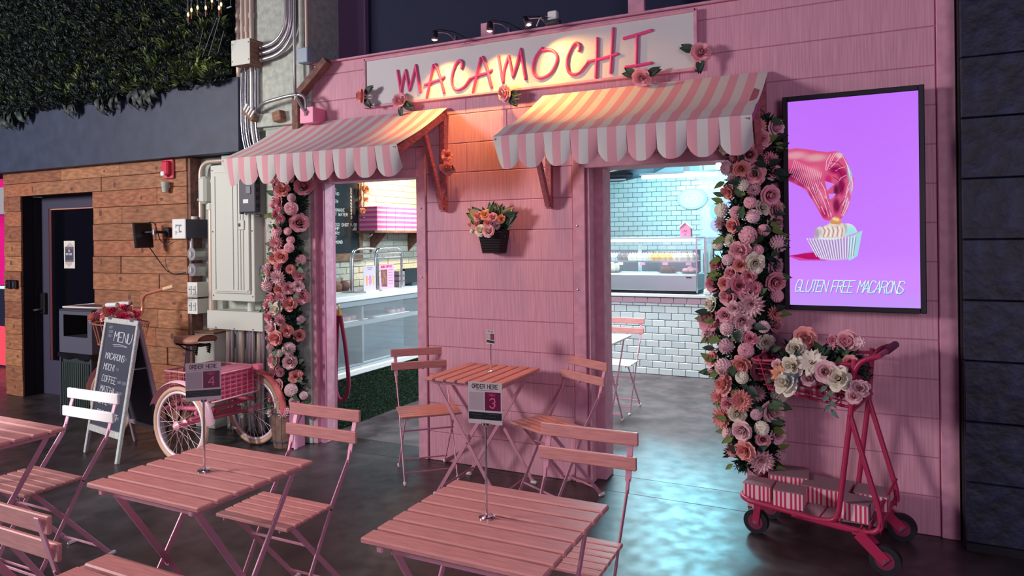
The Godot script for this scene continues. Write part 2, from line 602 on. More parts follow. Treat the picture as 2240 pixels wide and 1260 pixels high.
func build_front() -> void:
	var w := holder("wall_front")
	# sheathing behind the boards
	for s in [[-3.62, -3.54, 0.0, 1.93], [-2.69, -1.49, 0.0, 1.93], [-0.52, 0.44, 0.0, 1.93], [-3.62, 0.44, 1.93, 2.81]]:
		obj("sheathing", sp(V(s[0], s[2], -0.14), V(s[1], s[3], -0.008), 0.0), M.pink_dark, w)
	var p := 0.194
	for k in 15:
		var y := k * p
		var y1 := minf(y + p, 2.80)
		var tilt := 0.0
		if y1 <= 1.95:
			for s in [[-2.625, -1.565], [-0.445, 0.355]]: plank_row(w, "siding_board", s[0], s[1], y, y1, -0.02, 0.0, M.pink)
		elif y < 1.93:
			for s in [[-3.54, -2.72], [-2.625, -1.565], [-1.47, -0.53], [-0.445, 0.355]]: plank_row(w, "siding_board", s[0], s[1], maxf(y, 1.94) if s[0] in [-3.54, -1.47] else y, y1, -0.02, 0.0, M.pink)
		else:
			for s in [[-3.62, -2.31 + 0.3 * (k % 2)], [-2.308 + 0.3 * (k % 2), -0.9], [-0.898, 0.355]]: plank_row(w, "siding_board", s[0], s[1], y, y1, -0.02, 0.0, M.pink)
	for s in [[-2.705, -2.63], [-1.56, -1.48], [-0.53, -0.45]]: obj("corner_board", sp(V(s[0], 0.0, -0.15), V(s[1], 2.13, 0.012), 0.004), M.pink_trim, w)
	obj("corner_board", sp(V(0.36, 0.0, -0.15), V(0.44, 2.81, 0.012), 0.004), M.pink_trim, w)
	obj("cap_board", sp(V(-3.62, 2.80, -0.15), V(0.44, 2.815, 0.02), 0.004), M.pink_trim, w)
	for s in [[-2.23, -2.14, 2.93], [-1.22, -1.12, 3.06]]: obj("bracket", sp(V(s[0], 2.815, -0.1), V(s[1], s[2], -0.07), 0.003), M.pink_trim, w)
	for q in [V(-1.53, 1.57, 0.012), V(-1.53, 1.18, 0.012), V(-1.53, 0.62, 0.012), V(-2.665, 1.24, 0.012), V(-2.665, 1.71, 0.012), V(-2.665, 0.62, 0.012)]:
		var b := MB.new()
		b.lathe([Vector2(0, 0.006), Vector2(0.006, 0.004), Vector2(0.008, 0)], 10, Vector3.ZERO, Basis(Vector3.RIGHT, PI / 2))
		obj("bolt", b, M.steel, w, q)
	# the two openings and their linings
	var d1 := holder("door_1")
	obj("jamb", sp(V(-3.645, 0, -0.15), V(-3.585, 1.99, 0.03), 0.004), M.pink_trim, d1)
	obj("jamb", sp(V(-3.58, 0, -0.11), V(-3.535, 1.93, -0.02), 0.004), M.pink_trim, d1)
	obj("jamb", sp(V(-2.76, 0, -0.15), V(-2.71, 1.93, -0.09), 0.003), M.pink_trim, d1)
	obj("head", sp(V(-3.6, 1.925, -0.15), V(-2.69, 1.985, 0.015), 0.004), M.pink_trim, d1)
	var d2 := holder("door_2")
	obj("jamb", sp(V(-1.478, 0, -0.08), V(-1.455, 1.95, -0.005), 0.003), M.pink_trim, d2)
	obj("jamb", sp(V(-1.478, 0, -0.24), V(-1.40, 1.95, -0.1), 0.004), M.pink_trim, d2)
	obj("jamb", sp(V(-0.56, 0, -0.15), V(-0.532, 1.95, -0.02), 0.003), M.pink_trim, d2)
	obj("head", sp(V(-1.48, 1.92, -0.24), V(-0.45, 1.985, 0.015), 0.004), M.pink_trim, d2)
	# dark wall above the shop front
	struct("wall_upper", sp(V(-3.36, 2.6, -0.55), V(0.6, 5.6, -0.34), 0.0), M.navy)
	struct("wall_return", sp(V(-3.62, 2.816, -0.55), V(-3.36, 5.6, -0.3), 0.0), mat(rgb(120, 92, 124), 0.8))

func build_side_walls() -> void:
	# slate wall at the right
	var s := holder("wall_right")
	obj("backing", sp(V(0.445, 0.0, -0.2), V(3.2, 5.4, 0.09), 0.0), M.blackmat, s)
	var y := 0.045
	var k := 0
	while y < 5.2:
		var x := 0.447
		var first := true
		while x < 3.2:
			var w := 0.62 - (0.31 if first and k % 2 else 0.0)
			obj("stone_tile", sp(V(x, y, 0.09), V(minf(x + w, 3.2) - 0.004, y + 0.281, 0.126 + rng.randf() * 0.006), 0.004), M.slate, s)
			x += w
			first = false
		y += 0.285
		k += 1
	obj("skirting", sp(V(0.447, 0.0, 0.09), V(3.2, 0.04, 0.128), 0.003), M.blackmat, s)
	# plank wall at the left with its door
	var wl := holder("wall_left")
	obj("backing", sp(V(-7.62, 0, -0.12), V(-7.35, 2.2, -0.024), 0.0), M.blackmat, wl)
	obj("backing", sp(V(-7.35, 1.965, -0.12), V(-6.22, 2.2, -0.024), 0.0), M.blackmat, wl)
	obj("backing", sp(V(-6.22, 0, -0.12), V(-4.99, 2.2, -0.024), 0.0), M.blackmat, wl)
	var edges := [0.0, 0.15, 0.30, 0.46, 0.61, 0.77, 0.93, 1.08, 1.23, 1.38, 1.52, 1.67, 1.82, 1.965, 2.09, 2.2]
	for i in 15:
		var y0: float = edges[i]
		var y1: float = edges[i + 1]
		for seg in ([[-7.63, -7.345], [-6.225, -4.985]] if y1 < 1.97 else [[-7.63, -4.985]]):
			var x: float = seg[0]
			while x < seg[1] - 0.02:
				var x1: float = minf(x + rng.randf_range(0.35, 1.0), seg[1])
				if seg[1] - x1 < 0.15: x1 = seg[1]
				var pz := rng.randf_range(-0.006, 0.006)
				obj("plank", sp(V(x + 0.0015, y0 + 0.0015, -0.024), V(x1 - 0.0015, y1 - 0.0015, pz), 0.003), M.plank[rng.randi() % 6], wl)
				if rng.randf() < 0.65:
					var kx := rng.randf_range(x + 0.05, maxf(x + 0.06, x1 - 0.05))
					var kb := MB.new()
					kb.lathe([Vector2(0, 0.0006), Vector2(0.8, 0.0005), Vector2(1.0, 0.0)], 11, Vector3.ZERO, Basis(Vector3.RIGHT, PI / 2) * Basis.from_scale(V(rng.randf_range(0.012, 0.026), 1, rng.randf_range(0.012, 0.03))))
					obj("knot", kb, M.knot, wl, V(kx, rng.randf_range(y0 + 0.04, y1 - 0.04), pz))
				x = x1
	obj("post", sp(V(-4.985, 0, -0.14), V(-4.955, 2.2, -0.01), 0.002), M.timber, wl)
	obj("reveal", sp(V(-7.40, 0, -0.32), V(-7.345, 1.965, -0.13), 0.0), M.blackmat, wl)
	obj("reveal", sp(V(-6.22, 0, -0.32), V(-6.16, 1.965, -0.13), 0.0), M.blackmat, wl)
	obj("reveal", sp(V(-7.40, 1.97, -0.32), V(-6.16, 2.1, -0.13), 0.0), M.blackmat, wl)
	var d := holder("door_3")
	obj("stile", sp(V(-7.345, 0, -0.25), V(-7.235, 1.965, -0.2), 0.003), M.doorframe, d)
	obj("stile", sp(V(-6.34, 0, -0.25), V(-6.225, 1.965, -0.2), 0.003), M.doorframe, d)
	obj("top_rail", sp(V(-7.235, 1.845, -0.25), V(-6.34, 1.965, -0.2), 0.003), M.doorframe, d)
	obj("bottom_rail", sp(V(-7.235, 0.0, -0.25), V(-6.34, 0.34, -0.2), 0.003), M.doorframe, d)
	obj("pane", sp(V(-7.2, 0.34, -0.235), V(-6.34, 1.845, -0.222), 0.001), M.glassdark, d)
	obj("glazing_bead", sp(V(-7.235, 0.34, -0.23), V(-7.2, 1.845, -0.205), 0.003), mat(rgb(96, 50, 60), 0.5), d)
	obj("glazing_bead", sp(V(-7.2, 1.833, -0.222), V(-6.34, 1.845, -0.2), 0.003), mat(rgb(196, 140, 120), 0.5), d)
	var h := obj("handle", sp(V(-7.33, 0.80, -0.2), V(-7.26, 1.01, -0.165), 0.008), M.black, d)
	obj("lever", tb(bend([V(-7.30, 0.845, -0.16), V(-7.30, 0.845, -0.12), V(-7.43, 0.83, -0.115)], 0.02), 0.011), M.darkgrey, h)
	# slate blue fascia, planting above it
	struct("trim_fascia", sp(V(-9.5, 2.2, 0.0), V(-4.3, 2.78, 0.08), 0.002), M.fascia)
	struct("wall_planted", sp(V(-9.5, 2.2, -0.3), V(-4.34, 4.6, 0.0), 0.0), mat(rgb(14, 20, 24), 0.9))
	# neighbouring stall seen past the end of the plank wall
	var nb := holder("wall_neighbour")
	obj("backdrop", sp(V(-13.5, 0, -3.2), V(-7.7, 4.2, -3.0), 0.0), glow(rgb(208, 20, 120), 0.9), nb)  # magenta light on this wall put in as its own glow
	obj("bulkhead", sp(V(-13.5, 1.95, -2.4), V(-7.7, 2.35, -2.0), 0.0), M.white, nb)
	obj("counter", sp(V(-13.5, 0.0, -1.4), V(-7.9, 0.95, -0.9), 0.005), M.navy, nb)
	obj("light_strip", sp(V(-13.5, 0.955, -0.95), V(-7.9, 0.985, -0.9), 0.002), glow(rgb(190, 235, 240), 0.9), nb)
	obj("lower_panel", sp(V(-13.5, 0.03, -0.9), V(-7.9, 0.5, -0.87), 0.002), glow(rgb(230, 70, 90), 0.7), nb)  # pink light low on the stall put in as a glow
	# white painted masonry between plank wall and shop front
	struct("wall_masonry", sp(V(-4.985, 0, -0.4), V(-4.05, 2.35, -0.12), 0.0), M.cream)
	var c := holder("wall_column")
	obj("lower_shaft", sp(V(-4.05, 0, -0.15), V(-3.62, 1.35, 0.05), 0.006), M.cream, c)
	obj("lower_shaft", sp(V(-4.05, 1.354, -0.15), V(-3.62, 2.35, 0.05), 0.006), M.cream, c)
	obj("upper_shaft", sp(V(-4.34, 2.35, -0.4), V(-3.62, 5.0, 0.03), 0.006), M.cream, c)
	obj("ledge", sp(V(-4.12, 2.37, 0.03), V(-3.74, 2.47, 0.07), 0.004), M.cream, c)
	obj("brace", sp(V(-3.725, 2.28, 0.05), V(-3.665, 2.57, 0.11), 0.004), M.timber, c)
	var br := MB.new()
	br.bar(V(-3.70, 2.555, 0.08), V(-3.42, 2.80, 0.06), 0.07, 0.05, V(0, 0, 1))
	obj("brace", br, M.timber, c)
	obj("block", bx(V(0.085, 0.075, 0.06), Vector3.ZERO, 0.006), M.tan, c, V(-3.86, 2.43, 0.1), Basis(V(0, 0, 1), 0.2))

func tiles(parent: Node, called: String, x0: float, x1: float, y0: float, y1: float, z: float, tw: float, th: float, mats: Array, gap: float, depth: float, jitter: float, side: bool) -> void:
	var shapes := []
	for i in 2:
		shapes.append(bx(V(tw - gap, th - gap, depth), Vector3.ZERO, minf(0.004, depth * 0.4)).mesh())
	var half: ArrayMesh = bx(V(tw / 2 - gap, th - gap, depth), Vector3.ZERO, minf(0.004, depth * 0.4)).mesh()
	var row := 0
	var y := y0
	while y < y1 - 0.01:
		var x := x0
		var i := 0
		while x < x1 - 0.02:
			var w := tw / 2 if (i == 0 and row % 2) else tw
			var c := V(x + w / 2, y + th / 2, rng.randf_range(-jitter, jitter))
			var at := V(z + c.z, c.y, c.x) if side else V(c.x, c.y, z + c.z)
			obj(called, half if w < tw else shapes[i % 2], mats[rng.randi() % mats.size()], parent, at, Basis(Vector3.UP, PI / 2) if side else Basis.IDENTITY)
			x += w
			i += 1
		y += th
		row += 1

func build_interior() -> void:
	# ceiling with beams, ducts and pipes
	var cl := holder("ceiling")
	var dk := mat(rgb(92, 100, 112), 0.8)
	obj("deck", sp(V(-5.2, 2.75, -6.3), V(0.4, 2.85, -0.15), 0.0), dk, cl)
	for x in [-4.6, -3.9, -3.2, -2.5, -1.8, -1.1, -0.4]: obj("joist", sp(V(x, 2.52, -6.2), V(x + 0.09, 2.75, -0.2), 0.003), M.grey, cl)
	for z in [-5.4, -4.3]: obj("purlin", sp(V(-5.1, 2.62, z), V(0.3, 2.75, z + 0.1), 0.003), M.stainless, cl)
	obj("duct", tb([V(-3.9, 2.36, -4.7), V(-2.8, 2.37, -4.95), V(-2.5, 2.46, -5.2), V(-2.2, 2.66, -5.5)], 0.14, 16), mat(rgb(34, 42, 52), 0.8), cl)
	obj("duct_strap", tb([V(-3.2, 2.24, -4.66), V(-2.7, 2.25, -4.84)], 0.018, 8), M.stainless, cl)
	obj("pipe", tb([V(-4.8, 2.32, -4.4), V(-2.62, 2.3, -4.9)], 0.03), M.darkgrey, cl)
	obj("cable", tb(bend([V(-3.6, 2.42, -3.8), V(-2.2, 2.32, -3.8), V(-1.7, 2.26, -3.7), V(-1.3, 2.36, -3.6), V(-0.9, 2.42, -3.4)], 0.2), 0.012, 6), M.black, cl)
	obj("cable", tb(bend([V(-3.4, 2.3, -3.4), V(-2.5, 2.2, -3.4), V(-1.9, 2.3, -3.3)], 0.2), 0.01, 6), M.black, cl)
	struct("wall_interior_right", sp(V(0.2, 0, -6.3), V(0.4, 2.85, -0.16), 0.0), M.cream)
	# tiled back wall
	var bw := holder("wall_back")
	obj("grout_bed", sp(V(-5.2, 0, -6.3), V(0.4, 2.30, -6.012), 0.0), M.grout, bw)
	obj("upper_panel", sp(V(-5.2, 2.30, -6.3), V(0.4, 2.85, -6.02), 0.0), mat(rgb(170, 186, 196), 0.7), bw)
	obj("plaster", sp(V(-1.98, 0.7, -6.012), V(0.2, 2.8, -6.006), 0.0), M.white, bw)
	tiles(bw, "wall_tile", -3.45, -1.99, 1.30, 2.30, -6.006, 0.142, 0.0705, M.tile, 0.006, 0.012, 0.001, false)
	tiles(bw, "wall_tile", -1.99, -1.28, 2.15, 2.30, -6.003, 0.142, 0.0705, M.tile, 0.006, 0.012, 0.001, false)
	var pt := holder("wall_pier")
	obj("grout_bed", sp(V(-5.2, 0, -6.0), V(-3.46, 2.85, -5.7), 0.0), M.grout, pt)
	tiles(pt, "wall_tile", -5.99, -5.70, 1.30, 2.30, -3.455, 0.1, 0.0705, M.tile, 0.006, 0.012, 0.001, true)
	tiles(pt, "wall_tile", -4.2, -3.46, 1.30, 2.30, -5.695, 0.142, 0.0705, M.tile, 0.006, 0.012, 0.001, false)
	obj("red_bar", sp(V(-3.9, 1.98, -5.69), V(-3.5, 2.03, -5.66), 0.003), M.bikered, pt)
	# painted brick side wall
	var bk := holder("wall_brick")
	obj("mortar_bed", sp(V(-5.3, 0, -5.7), V(-5.012, 2.85, -0.16), 0.0), mat(rgb(206, 202, 194), 0.9), bk)
	tiles(bk, "brick", -3.75, -1.45, 0.98, 2.45, -5.01, 0.215, 0.0735, M.brick, 0.009, 0.03, 0.003, true)
	struct("wall_shop_corner", sp(V(-5.2, 0, -0.46), V(-4.02, 2.85, -0.41), 0.0), M.cream)
	# fixtures: the hung tube, and two unseen panels placed to light the shop
	var ft := thing("tube_light", "white glowing tube light hung under the ceiling of the tiled kitchen", "light", V(-2.0, 2.26, -4.8))
	obj("housing", sp(V(-0.5, 0.022, -0.03), V(0.5, 0.05, 0.03), 0.004), M.white, ft)
	obj("tube", tb([V(-0.47, 0, 0), V(0.47, 0, 0)], 0.026, 12), glow(rgb(225, 250, 250), 1.3), ft)
	for x in [-0.3, 0.3]: obj("hanger", tb([V(x, 0.05, 0), V(x, 0.5, 0)], 0.006, 6), M.grey, ft)
	obj("hanger_plate", sp(V(0.06, 0.05, -0.01), V(0.13, 0.2, 0.01), 0.002), M.white, ft)
	for z in [-3.1, -1.3]:
		var lf := thing("unseen_panel_light", "unseen ceiling panel light placed to light the shop " + ("over the cake counter" if z < -2 else "just inside the shop entrance"), "light", V(-2.6 if z < -2 else -2.2, 2.47, z), 0.0)
		obj("panel_frame", sp(V(-0.63, -0.02, -0.18), V(0.63, 0.05, 0.18), 0.004), M.white, lf)
		obj("diffuser", sp(V(-0.6, -0.026, -0.15), V(0.6, -0.018, 0.15), 0.001), glow(rgb(200, 244, 250), 1.5), lf)

func screw(parent: Node, at: Vector3, m: Material, r := 0.006) -> void:
	var b := MB.new()
	b.lathe([Vector2(0, 0.003), Vector2(r, 0.002), Vector2(r, 0)], 8, Vector3.ZERO, Basis(Vector3.RIGHT, PI / 2))
	obj("screw", b, m, parent, at)

func build_electrics() -> void:
	# breaker panel
	var p := thing("electrical_panel", "tall cream electrical breaker panel with ribbed door on the white wall", "panel", V(-4.415, 1.03, -0.12))
	obj("cabinet", sp(V(-0.235, 0, 0), V(0.235, 1.08, 0.155), 0.004), M.creammetal, p)
	obj("cover", sp(V(-0.235, 0, 0.155), V(0.235, 1.08, 0.168), 0.004), M.creammetal, p)
	var dr := obj("door", sp(V(-0.19, 0.06, 0.168), V(0.20, 1.02, 0.18), 0.006), M.creammetal, p)
	for x in [-0.175, 0.02, 0.07, 0.1, 0.13, 0.19]: obj("rib", sp(V(x - 0.007, 0.09, 0.18), V(x + 0.007, 0.99, 0.186), 0.003), M.creammetal, dr)
	obj("rib", sp(V(-0.17, 0.075, 0.18), V(0.18, 0.09, 0.186), 0.003), M.creammetal, dr)
	obj("latch", sp(V(0.085, 0.56, 0.18), V(0.15, 0.635, 0.19), 0.003), M.creammetal, dr)
	obj("keyhole", sp(V(0.092, 0.585, 0.19), V(0.115, 0.61, 0.193), 0.001), M.black, dr)
	for x in [-0.215, 0.215]:
		for y in [0.04, 0.55, 1.04]: screw(p, V(x, y, 0.168), M.knot)
	# trough below it
	var t := thing("cable_trough", "long cream metal cable trough under the breaker panel", "trough", V(-4.355, 0.81, -0.115))
	obj("body", sp(V(-0.295, 0, 0), V(0.295, 0.14, 0.2), 0.003), M.creammetal, t)
	obj("lid", sp(V(-0.3, 0.0, 0.2), V(0.3, 0.145, 0.208), 0.003), M.creammetal, t)
	for x in [-0.2, 0.0, 0.2]: screw(t, V(x, 0.012, 0.208), M.knot)
	obj("nipple", tb([V(0.05, 0.14, 0.08), V(0.05, 0.22, 0.08)], 0.03, 12), M.creammetal, t)
	var names := ["first", "second", "third", "fourth", "fifth", "sixth", "seventh", "eighth", "ninth"]
	for i in 9:
		var x := -4.53 + i * 0.056
		var c := obj("conduit", tb([V(0, 0, 0), V(0.004 * (i % 3 - 1), 0.4, 0.005), V(0, 0.81, 0)], 0.021, 10), M.steel if i % 3 else M.painted_pipe, self, V(x, 0, -0.01 + 0.02 * (i % 2)))
		tag(c, "vertical steel conduit running from the trough to the floor, " + names[i] + " from the left", "pipe", "conduits under the cable trough")
	var cb := thing("utility_box", "plain cream floor box left of the row of vertical conduits", "box", V(-4.73, 0, -0.03))
	obj("body", sp(V(-0.11, 0, -0.09), V(0.11, 0.76, 0.09), 0.005), M.creammetal, cb)
	obj("lid", sp(V(-0.115, 0.76, -0.095), V(0.115, 0.775, 0.095), 0.003), M.tan, cb)
	# fat pipe with its pull box
	var fp := thing("riser_pipe", "thick cream riser pipe with a rounded pull box at the top", "pipe", V(-4.75, 0, -0.03))
	obj("pipe", tb([V(0.02, 0.78, 0), V(0.02, 1.80, 0)], 0.032, 14), M.painted_pipe, fp)
	obj("collar", tb([V(0.02, 1.76, 0), V(0.02, 1.815, 0)], 0.042, 14), M.creammetal, fp)
	obj("pull_box", bx(V(0.09, 0.22, 0.11), V(-0.015, 1.92, 0.02), 0.02), M.creammetal, fp)
	obj("elbow", tb([V(0.02, 1.99, 0.0), V(0.11, 1.99, 0.0)], 0.032, 14), M.creammetal, fp)
	var lp := thing("bent_conduit", "slim cream conduit bending over beside the plank wall", "pipe", V(-4.89, 0, -0.06))
	obj("pipe", tb(bend([V(0, 1.68, 0), V(0, 2.16, 0), V(0.3, 2.16, 0)], 0.12, 7), 0.02, 10), M.painted_pipe, lp)
	obj("clamp", bx(V(0.06, 0.02, 0.03), V(0, 1.85, 0)), M.steel, lp)
	# black zip tie on it
	obj("cable_tie", tb([V(-0.05, 1.78, 0.04), V(-0.005, 1.905, 0.03), V(0.06, 1.95, 0.03)], 0.004, 5), M.black, lp)
	# disconnect box, covers, outlets
	var w := thing("switch_box", "white square switch box with grey side beside the plank wall", "box", V(-4.93, 1.53, 0.0))
	obj("body", sp(V(-0.075, 0, -0.12), V(0.075, 0.155, 0.115), 0.004), M.darkgrey, w)
	var fr := obj("cover", sp(V(-0.078, -0.003, 0.115), V(0.078, 0.158, 0.127), 0.005), M.white, w)
	obj("toggle", bx(V(0.03, 0.05, 0.012), V(0.0, 0.075, 0.13), 0.003), M.white, fr)
	for y in [0.055, 0.105]: obj("label_strip", bx(V(0.07, 0.012, 0.002), V(0, y, 0.128), 0.0005), M.grey, fr)
	for y in [0.045, 0.1]: obj("screw_post", bx(V(0.008, 0.03, 0.004), V(-0.03, y, 0.128), 0.001), M.steel, fr)
	obj("fitting", tb([V(0.03, 0.155, 0.0), V(0.03, 0.18, 0.0)], 0.025, 12), M.creammetal, w)
	obj("stub_pipe", tb([V(-0.005, -0.09, 0.0), V(-0.005, 0.0, 0.0)], 0.016, 10), M.steel, w)
	for i in 2:
		var o := thing("switch_cover", "eight-sided steel switch cover, " + ["upper", "lower"][i] + " of the two under the switch box", "switch", V(-4.915, 1.40 - 0.13 * i, 0.0), 0.0, "steel switch covers")
		var oc := PackedVector2Array()
		for k in 8: oc.append(Vector2(cos(TAU * (k + 0.5) / 8) * 0.05, sin(TAU * (k + 0.5) / 8) * 0.056))
		var pb := MB.new()
		pb.prism(oc, 0.14, V(0, 0, -0.05))
		obj("plate", pb, M.steel, o)
		obj("toggle", bx(V(0.012, 0.045, 0.02), V(0, 0, 0.025), 0.003), M.white, o)
		for s in [-1, 1]: obj("slot", bx(V(0.006, 0.03, 0.004), V(0.02 * s, 0, 0.021), 0.001), M.grey, o)
	for i in 2:
		var o := thing("outlet_box", "square cream double socket box, " + ["upper", "lower"][i] + " of the two by the plank wall", "outlet", V(-4.905, 1.105 - 0.135 * i, 0.0), 0.0, "socket boxes")
		obj("box_body", sp(V(-0.055, -0.06, -0.12), V(0.055, 0.06, 0.018), 0.003), M.creammetal, o)
		obj("plate", sp(V(-0.058, -0.063, 0.018), V(0.058, 0.063, 0.024), 0.003), M.white, o)
		for s in [-1, 1]:
			var f := obj("socket", bx(V(0.034, 0.07, 0.006), V(0.024 * s, 0, 0.027), 0.002), M.creammetal, o)
			obj("slot", bx(V(0.018, 0.006, 0.003), V(0.024 * s, 0.005, 0.031), 0.0005), M.black, f)
	# meter box
	var m := thing("meter_box", "dark grey meter box with small white label below the left awning", "box", V(-4.165, 1.72, 0.0))
	obj("body", sp(V(-0.085, 0, 0.072), V(0.085, 0.34, 0.13), 0.006), M.darkgrey, m)
	obj("window", bx(V(0.05, 0.06, 0.01), V(0.02, 0.17, 0.132), 0.003), M.grey, m)
	obj("sticker", bx(V(0.055, 0.03, 0.003), V(-0.01, 0.085, 0.131), 0.0005), M.white, m)
	obj("flange", sp(V(-0.105, -0.01, 0.07), V(-0.088, 0.36, 0.11), 0.003), M.darkgrey, m)
	for y in [0.05, 0.11, 0.17, 0.23]: obj("knockout", tb([V(0.085, y, 0.1), V(0.09, y, 0.1)], 0.016, 10), M.black, m)
	obj("fitting", tb([V(-0.01, -0.025, 0.03), V(0.04, -0.025, 0.03)], 0.012, 10), M.chrome, m)
	for i in 4:
		var o := thing("pull_elbow", "oval bright conduit elbow under the meter box, " + ["highest", "second highest", "second lowest", "lowest"][i] + " of four", "fitting", V(-4.165 + 0.034 * i, 1.265 - 0.035 * i, -0.03 + 0.012 * i), 0.0, "conduit elbows")
		obj("pipe", tb([V(0, 0.05, -0.02), V(0, 0.45 + 0.035 * i, -0.02)], 0.013, 10), M.steel if i else M.painted_pipe, o)
		var e := MB.new()
		e.ball(V(0.019, 0.05, 0.03))
		obj("cover", e, M.white, o)
		obj("gasket", tb(arc(V(0, 0, 0.026), V(0.012, 0, 0), V(0, 0.036, 0), 0, TAU, 16).slice(0, 16), 0.003, 5, true), M.grey, o)
		obj("branch", tb([V(-0.008 - 0.03 * i, -0.03, -0.03), V(0.001, -0.03, -0.02)], 0.012, 8), M.painted_pipe, o)
	# upper part of the column
	var j := thing("junction_box", "big square cream junction box high on the white column", "box", V(-4.175, 2.84, 0.03))
	obj("body", sp(V(-0.095, 0, 0), V(0.095, 0.19, 0.13), 0.003), M.tan, j)  # tan body stands for the shade on the sides of this cream box
	obj("cover", sp(V(-0.097, -0.002, 0.13), V(0.097, 0.192, 0.136), 0.002), M.creammetal, j)
	for x in [-0.085, 0.085]:
		for y in [0.03, 0.16]: screw(j, V(x, y, 0.136), M.knot, 0.005)
	for i in 4:
		var x := -4.32 + 0.048 * i
		var c := thing("riser_conduit", "steel riser conduit on the column left of the junction box, " + names[i] + " from the left", "pipe", V(x, 0, 0.052), 0.0, "riser conduits on the column")
		obj("pipe", tb([V(0, 3.02 if i > 0 else 2.2, 0), V(0, 4.2, 0)], 0.019, 10), M.painted_pipe, c)
		obj("coupling", tb([V(0, 3.12 + 0.1 * (i % 2), 0), V(0, 3.16 + 0.1 * (i % 2), 0)], 0.024, 10), M.painted_pipe, c)
	for i in 4:
		var c := thing("drop_conduit", "shiny conduit dropping from the junction box behind the left awning, " + names[i] + " from the left", "pipe", V(-4.285 + 0.052 * i, 0, 0.052 + 0.006 * (i % 2)), 0.0, "conduits below the junction box")
		obj("pipe", tb(bend([V(0, 2.86, 0), V(0.0, 2.32, 0), V(0.05, 2.12, -0.02)], 0.12), 0.017, 10), M.chrome if i != 2 else M.steel, c)
	var wd := thing("conduit_block", "notched wooden spacer block strapped across the drop conduits", "block", V(-4.15, 2.47, 0.1))
	obj("block", bx(V(0.13, 0.055, 0.05), Vector3.ZERO, 0.004), M.tan, wd, Vector3.ZERO, Basis(V(0, 0, 1), -0.7))
	for i in 4: obj("notch", bx(V(0.016, 0.06, 0.012), V(-0.045 + 0.03 * i, 0.03, 0.03), 0.002), M.white, wd, Vector3.ZERO, Basis(V(0, 0, 1), -0.7))
	for i in 3:
		var y := 2.975 - 0.047 * i
		var x := -3.80 + 0.042 * i
		var c := thing("swept_conduit", "swept steel conduit curving up from the junction box, " + ["inner", "middle", "outer"][i] + " of three", "pipe", V(0, 0, 0.07), 0.0, "swept conduits")
		obj("pipe", tb(bend([V(-4.08, y, 0), V(x, y + 0.02, 0), V(x, 4.2, 0)], 0.22 + 0.03 * i, 9), 0.017, 10), M.steel, c)
		obj("connector", tb([V(-4.082, y, 0), V(-4.055, y, 0)], 0.023, 10), M.chrome, c)
	var rc := thing("corner_conduit", "slim conduit at the column edge ending in a small blue grey box", "pipe", V(-3.635, 0, 0.058))
	obj("pipe", tb([V(0.02, 2.9, 0), V(0.02, 4.2, 0)], 0.015, 10), M.painted_pipe, rc)
	obj("pipe", tb([V(-0.03, 2.9, 0), V(-0.03, 4.2, 0)], 0.022, 10), M.cream, rc)
	obj("small_box", sp(V(-0.03, 2.80, -0.01), V(0.065, 2.91, 0.05), 0.005), mat(rgb(150, 170, 186), 0.4), rc)
	var cb2 := thing("hanging_cable", "grey cable running down the column edge to the small pink box", "cable", V(0, 0, 0.1))
	obj("cable", tb(bend([V(-3.70, 4.2, -0.02), V(-3.71, 2.62, -0.01), V(-3.66, 2.53, 0.03), V(-3.54, 2.42, 0.06)], 0.15, 6), 0.012, 8), M.steel, cb2)
	var bc := thing("looped_conduit", "short conduit looping over the wooden brace into the small pink box", "pipe", V(0, 0, 0.12))
	obj("pipe", tb(bend([V(-4.1, 2.50, -0.05), V(-4.02, 2.535, 0), V(-3.72, 2.57, 0), V(-3.57, 2.56, 0.0), V(-3.55, 2.40, 0.03)], 0.08, 6), 0.014, 8), M.steel, bc)
	var pb2 := thing("wall_box", "small pink painted junction box above the left awning", "box", V(-3.55, 2.35, 0.01))
	obj("body", sp(V(-0.06, 0, 0), V(0.06, 0.11, 0.13), 0.004), mat(rgb(232, 132, 168), 0.5), pb2)  # deeper pink than the cover: shade of the sides in its colour
	obj("cover", sp(V(-0.062, -0.002, 0.13), V(0.062, 0.112, 0.136), 0.003), mat(rgb(240, 152, 184), 0.5), pb2)
	var gb := thing("timer_box", "pale blue square timer box above the breaker panel under the fascia", "box", V(-4.56, 2.11, -0.05))
	obj("body", sp(V(-0.045, 0, -0.07), V(0.045, 0.085, 0.03), 0.004), mat(rgb(196, 220, 224), 0.45), gb)
	obj("dial", tb([V(0, 0.042, 0.03), V(0, 0.042, 0.036)], 0.018, 14), M.steel, gb)
	obj("cable", tb(bend([V(-0.035, 0.03, 0.0), V(-0.08, 0.02, 0), V(-0.085, 0.13, 0)], 0.03), 0.007, 6), M.black, gb)

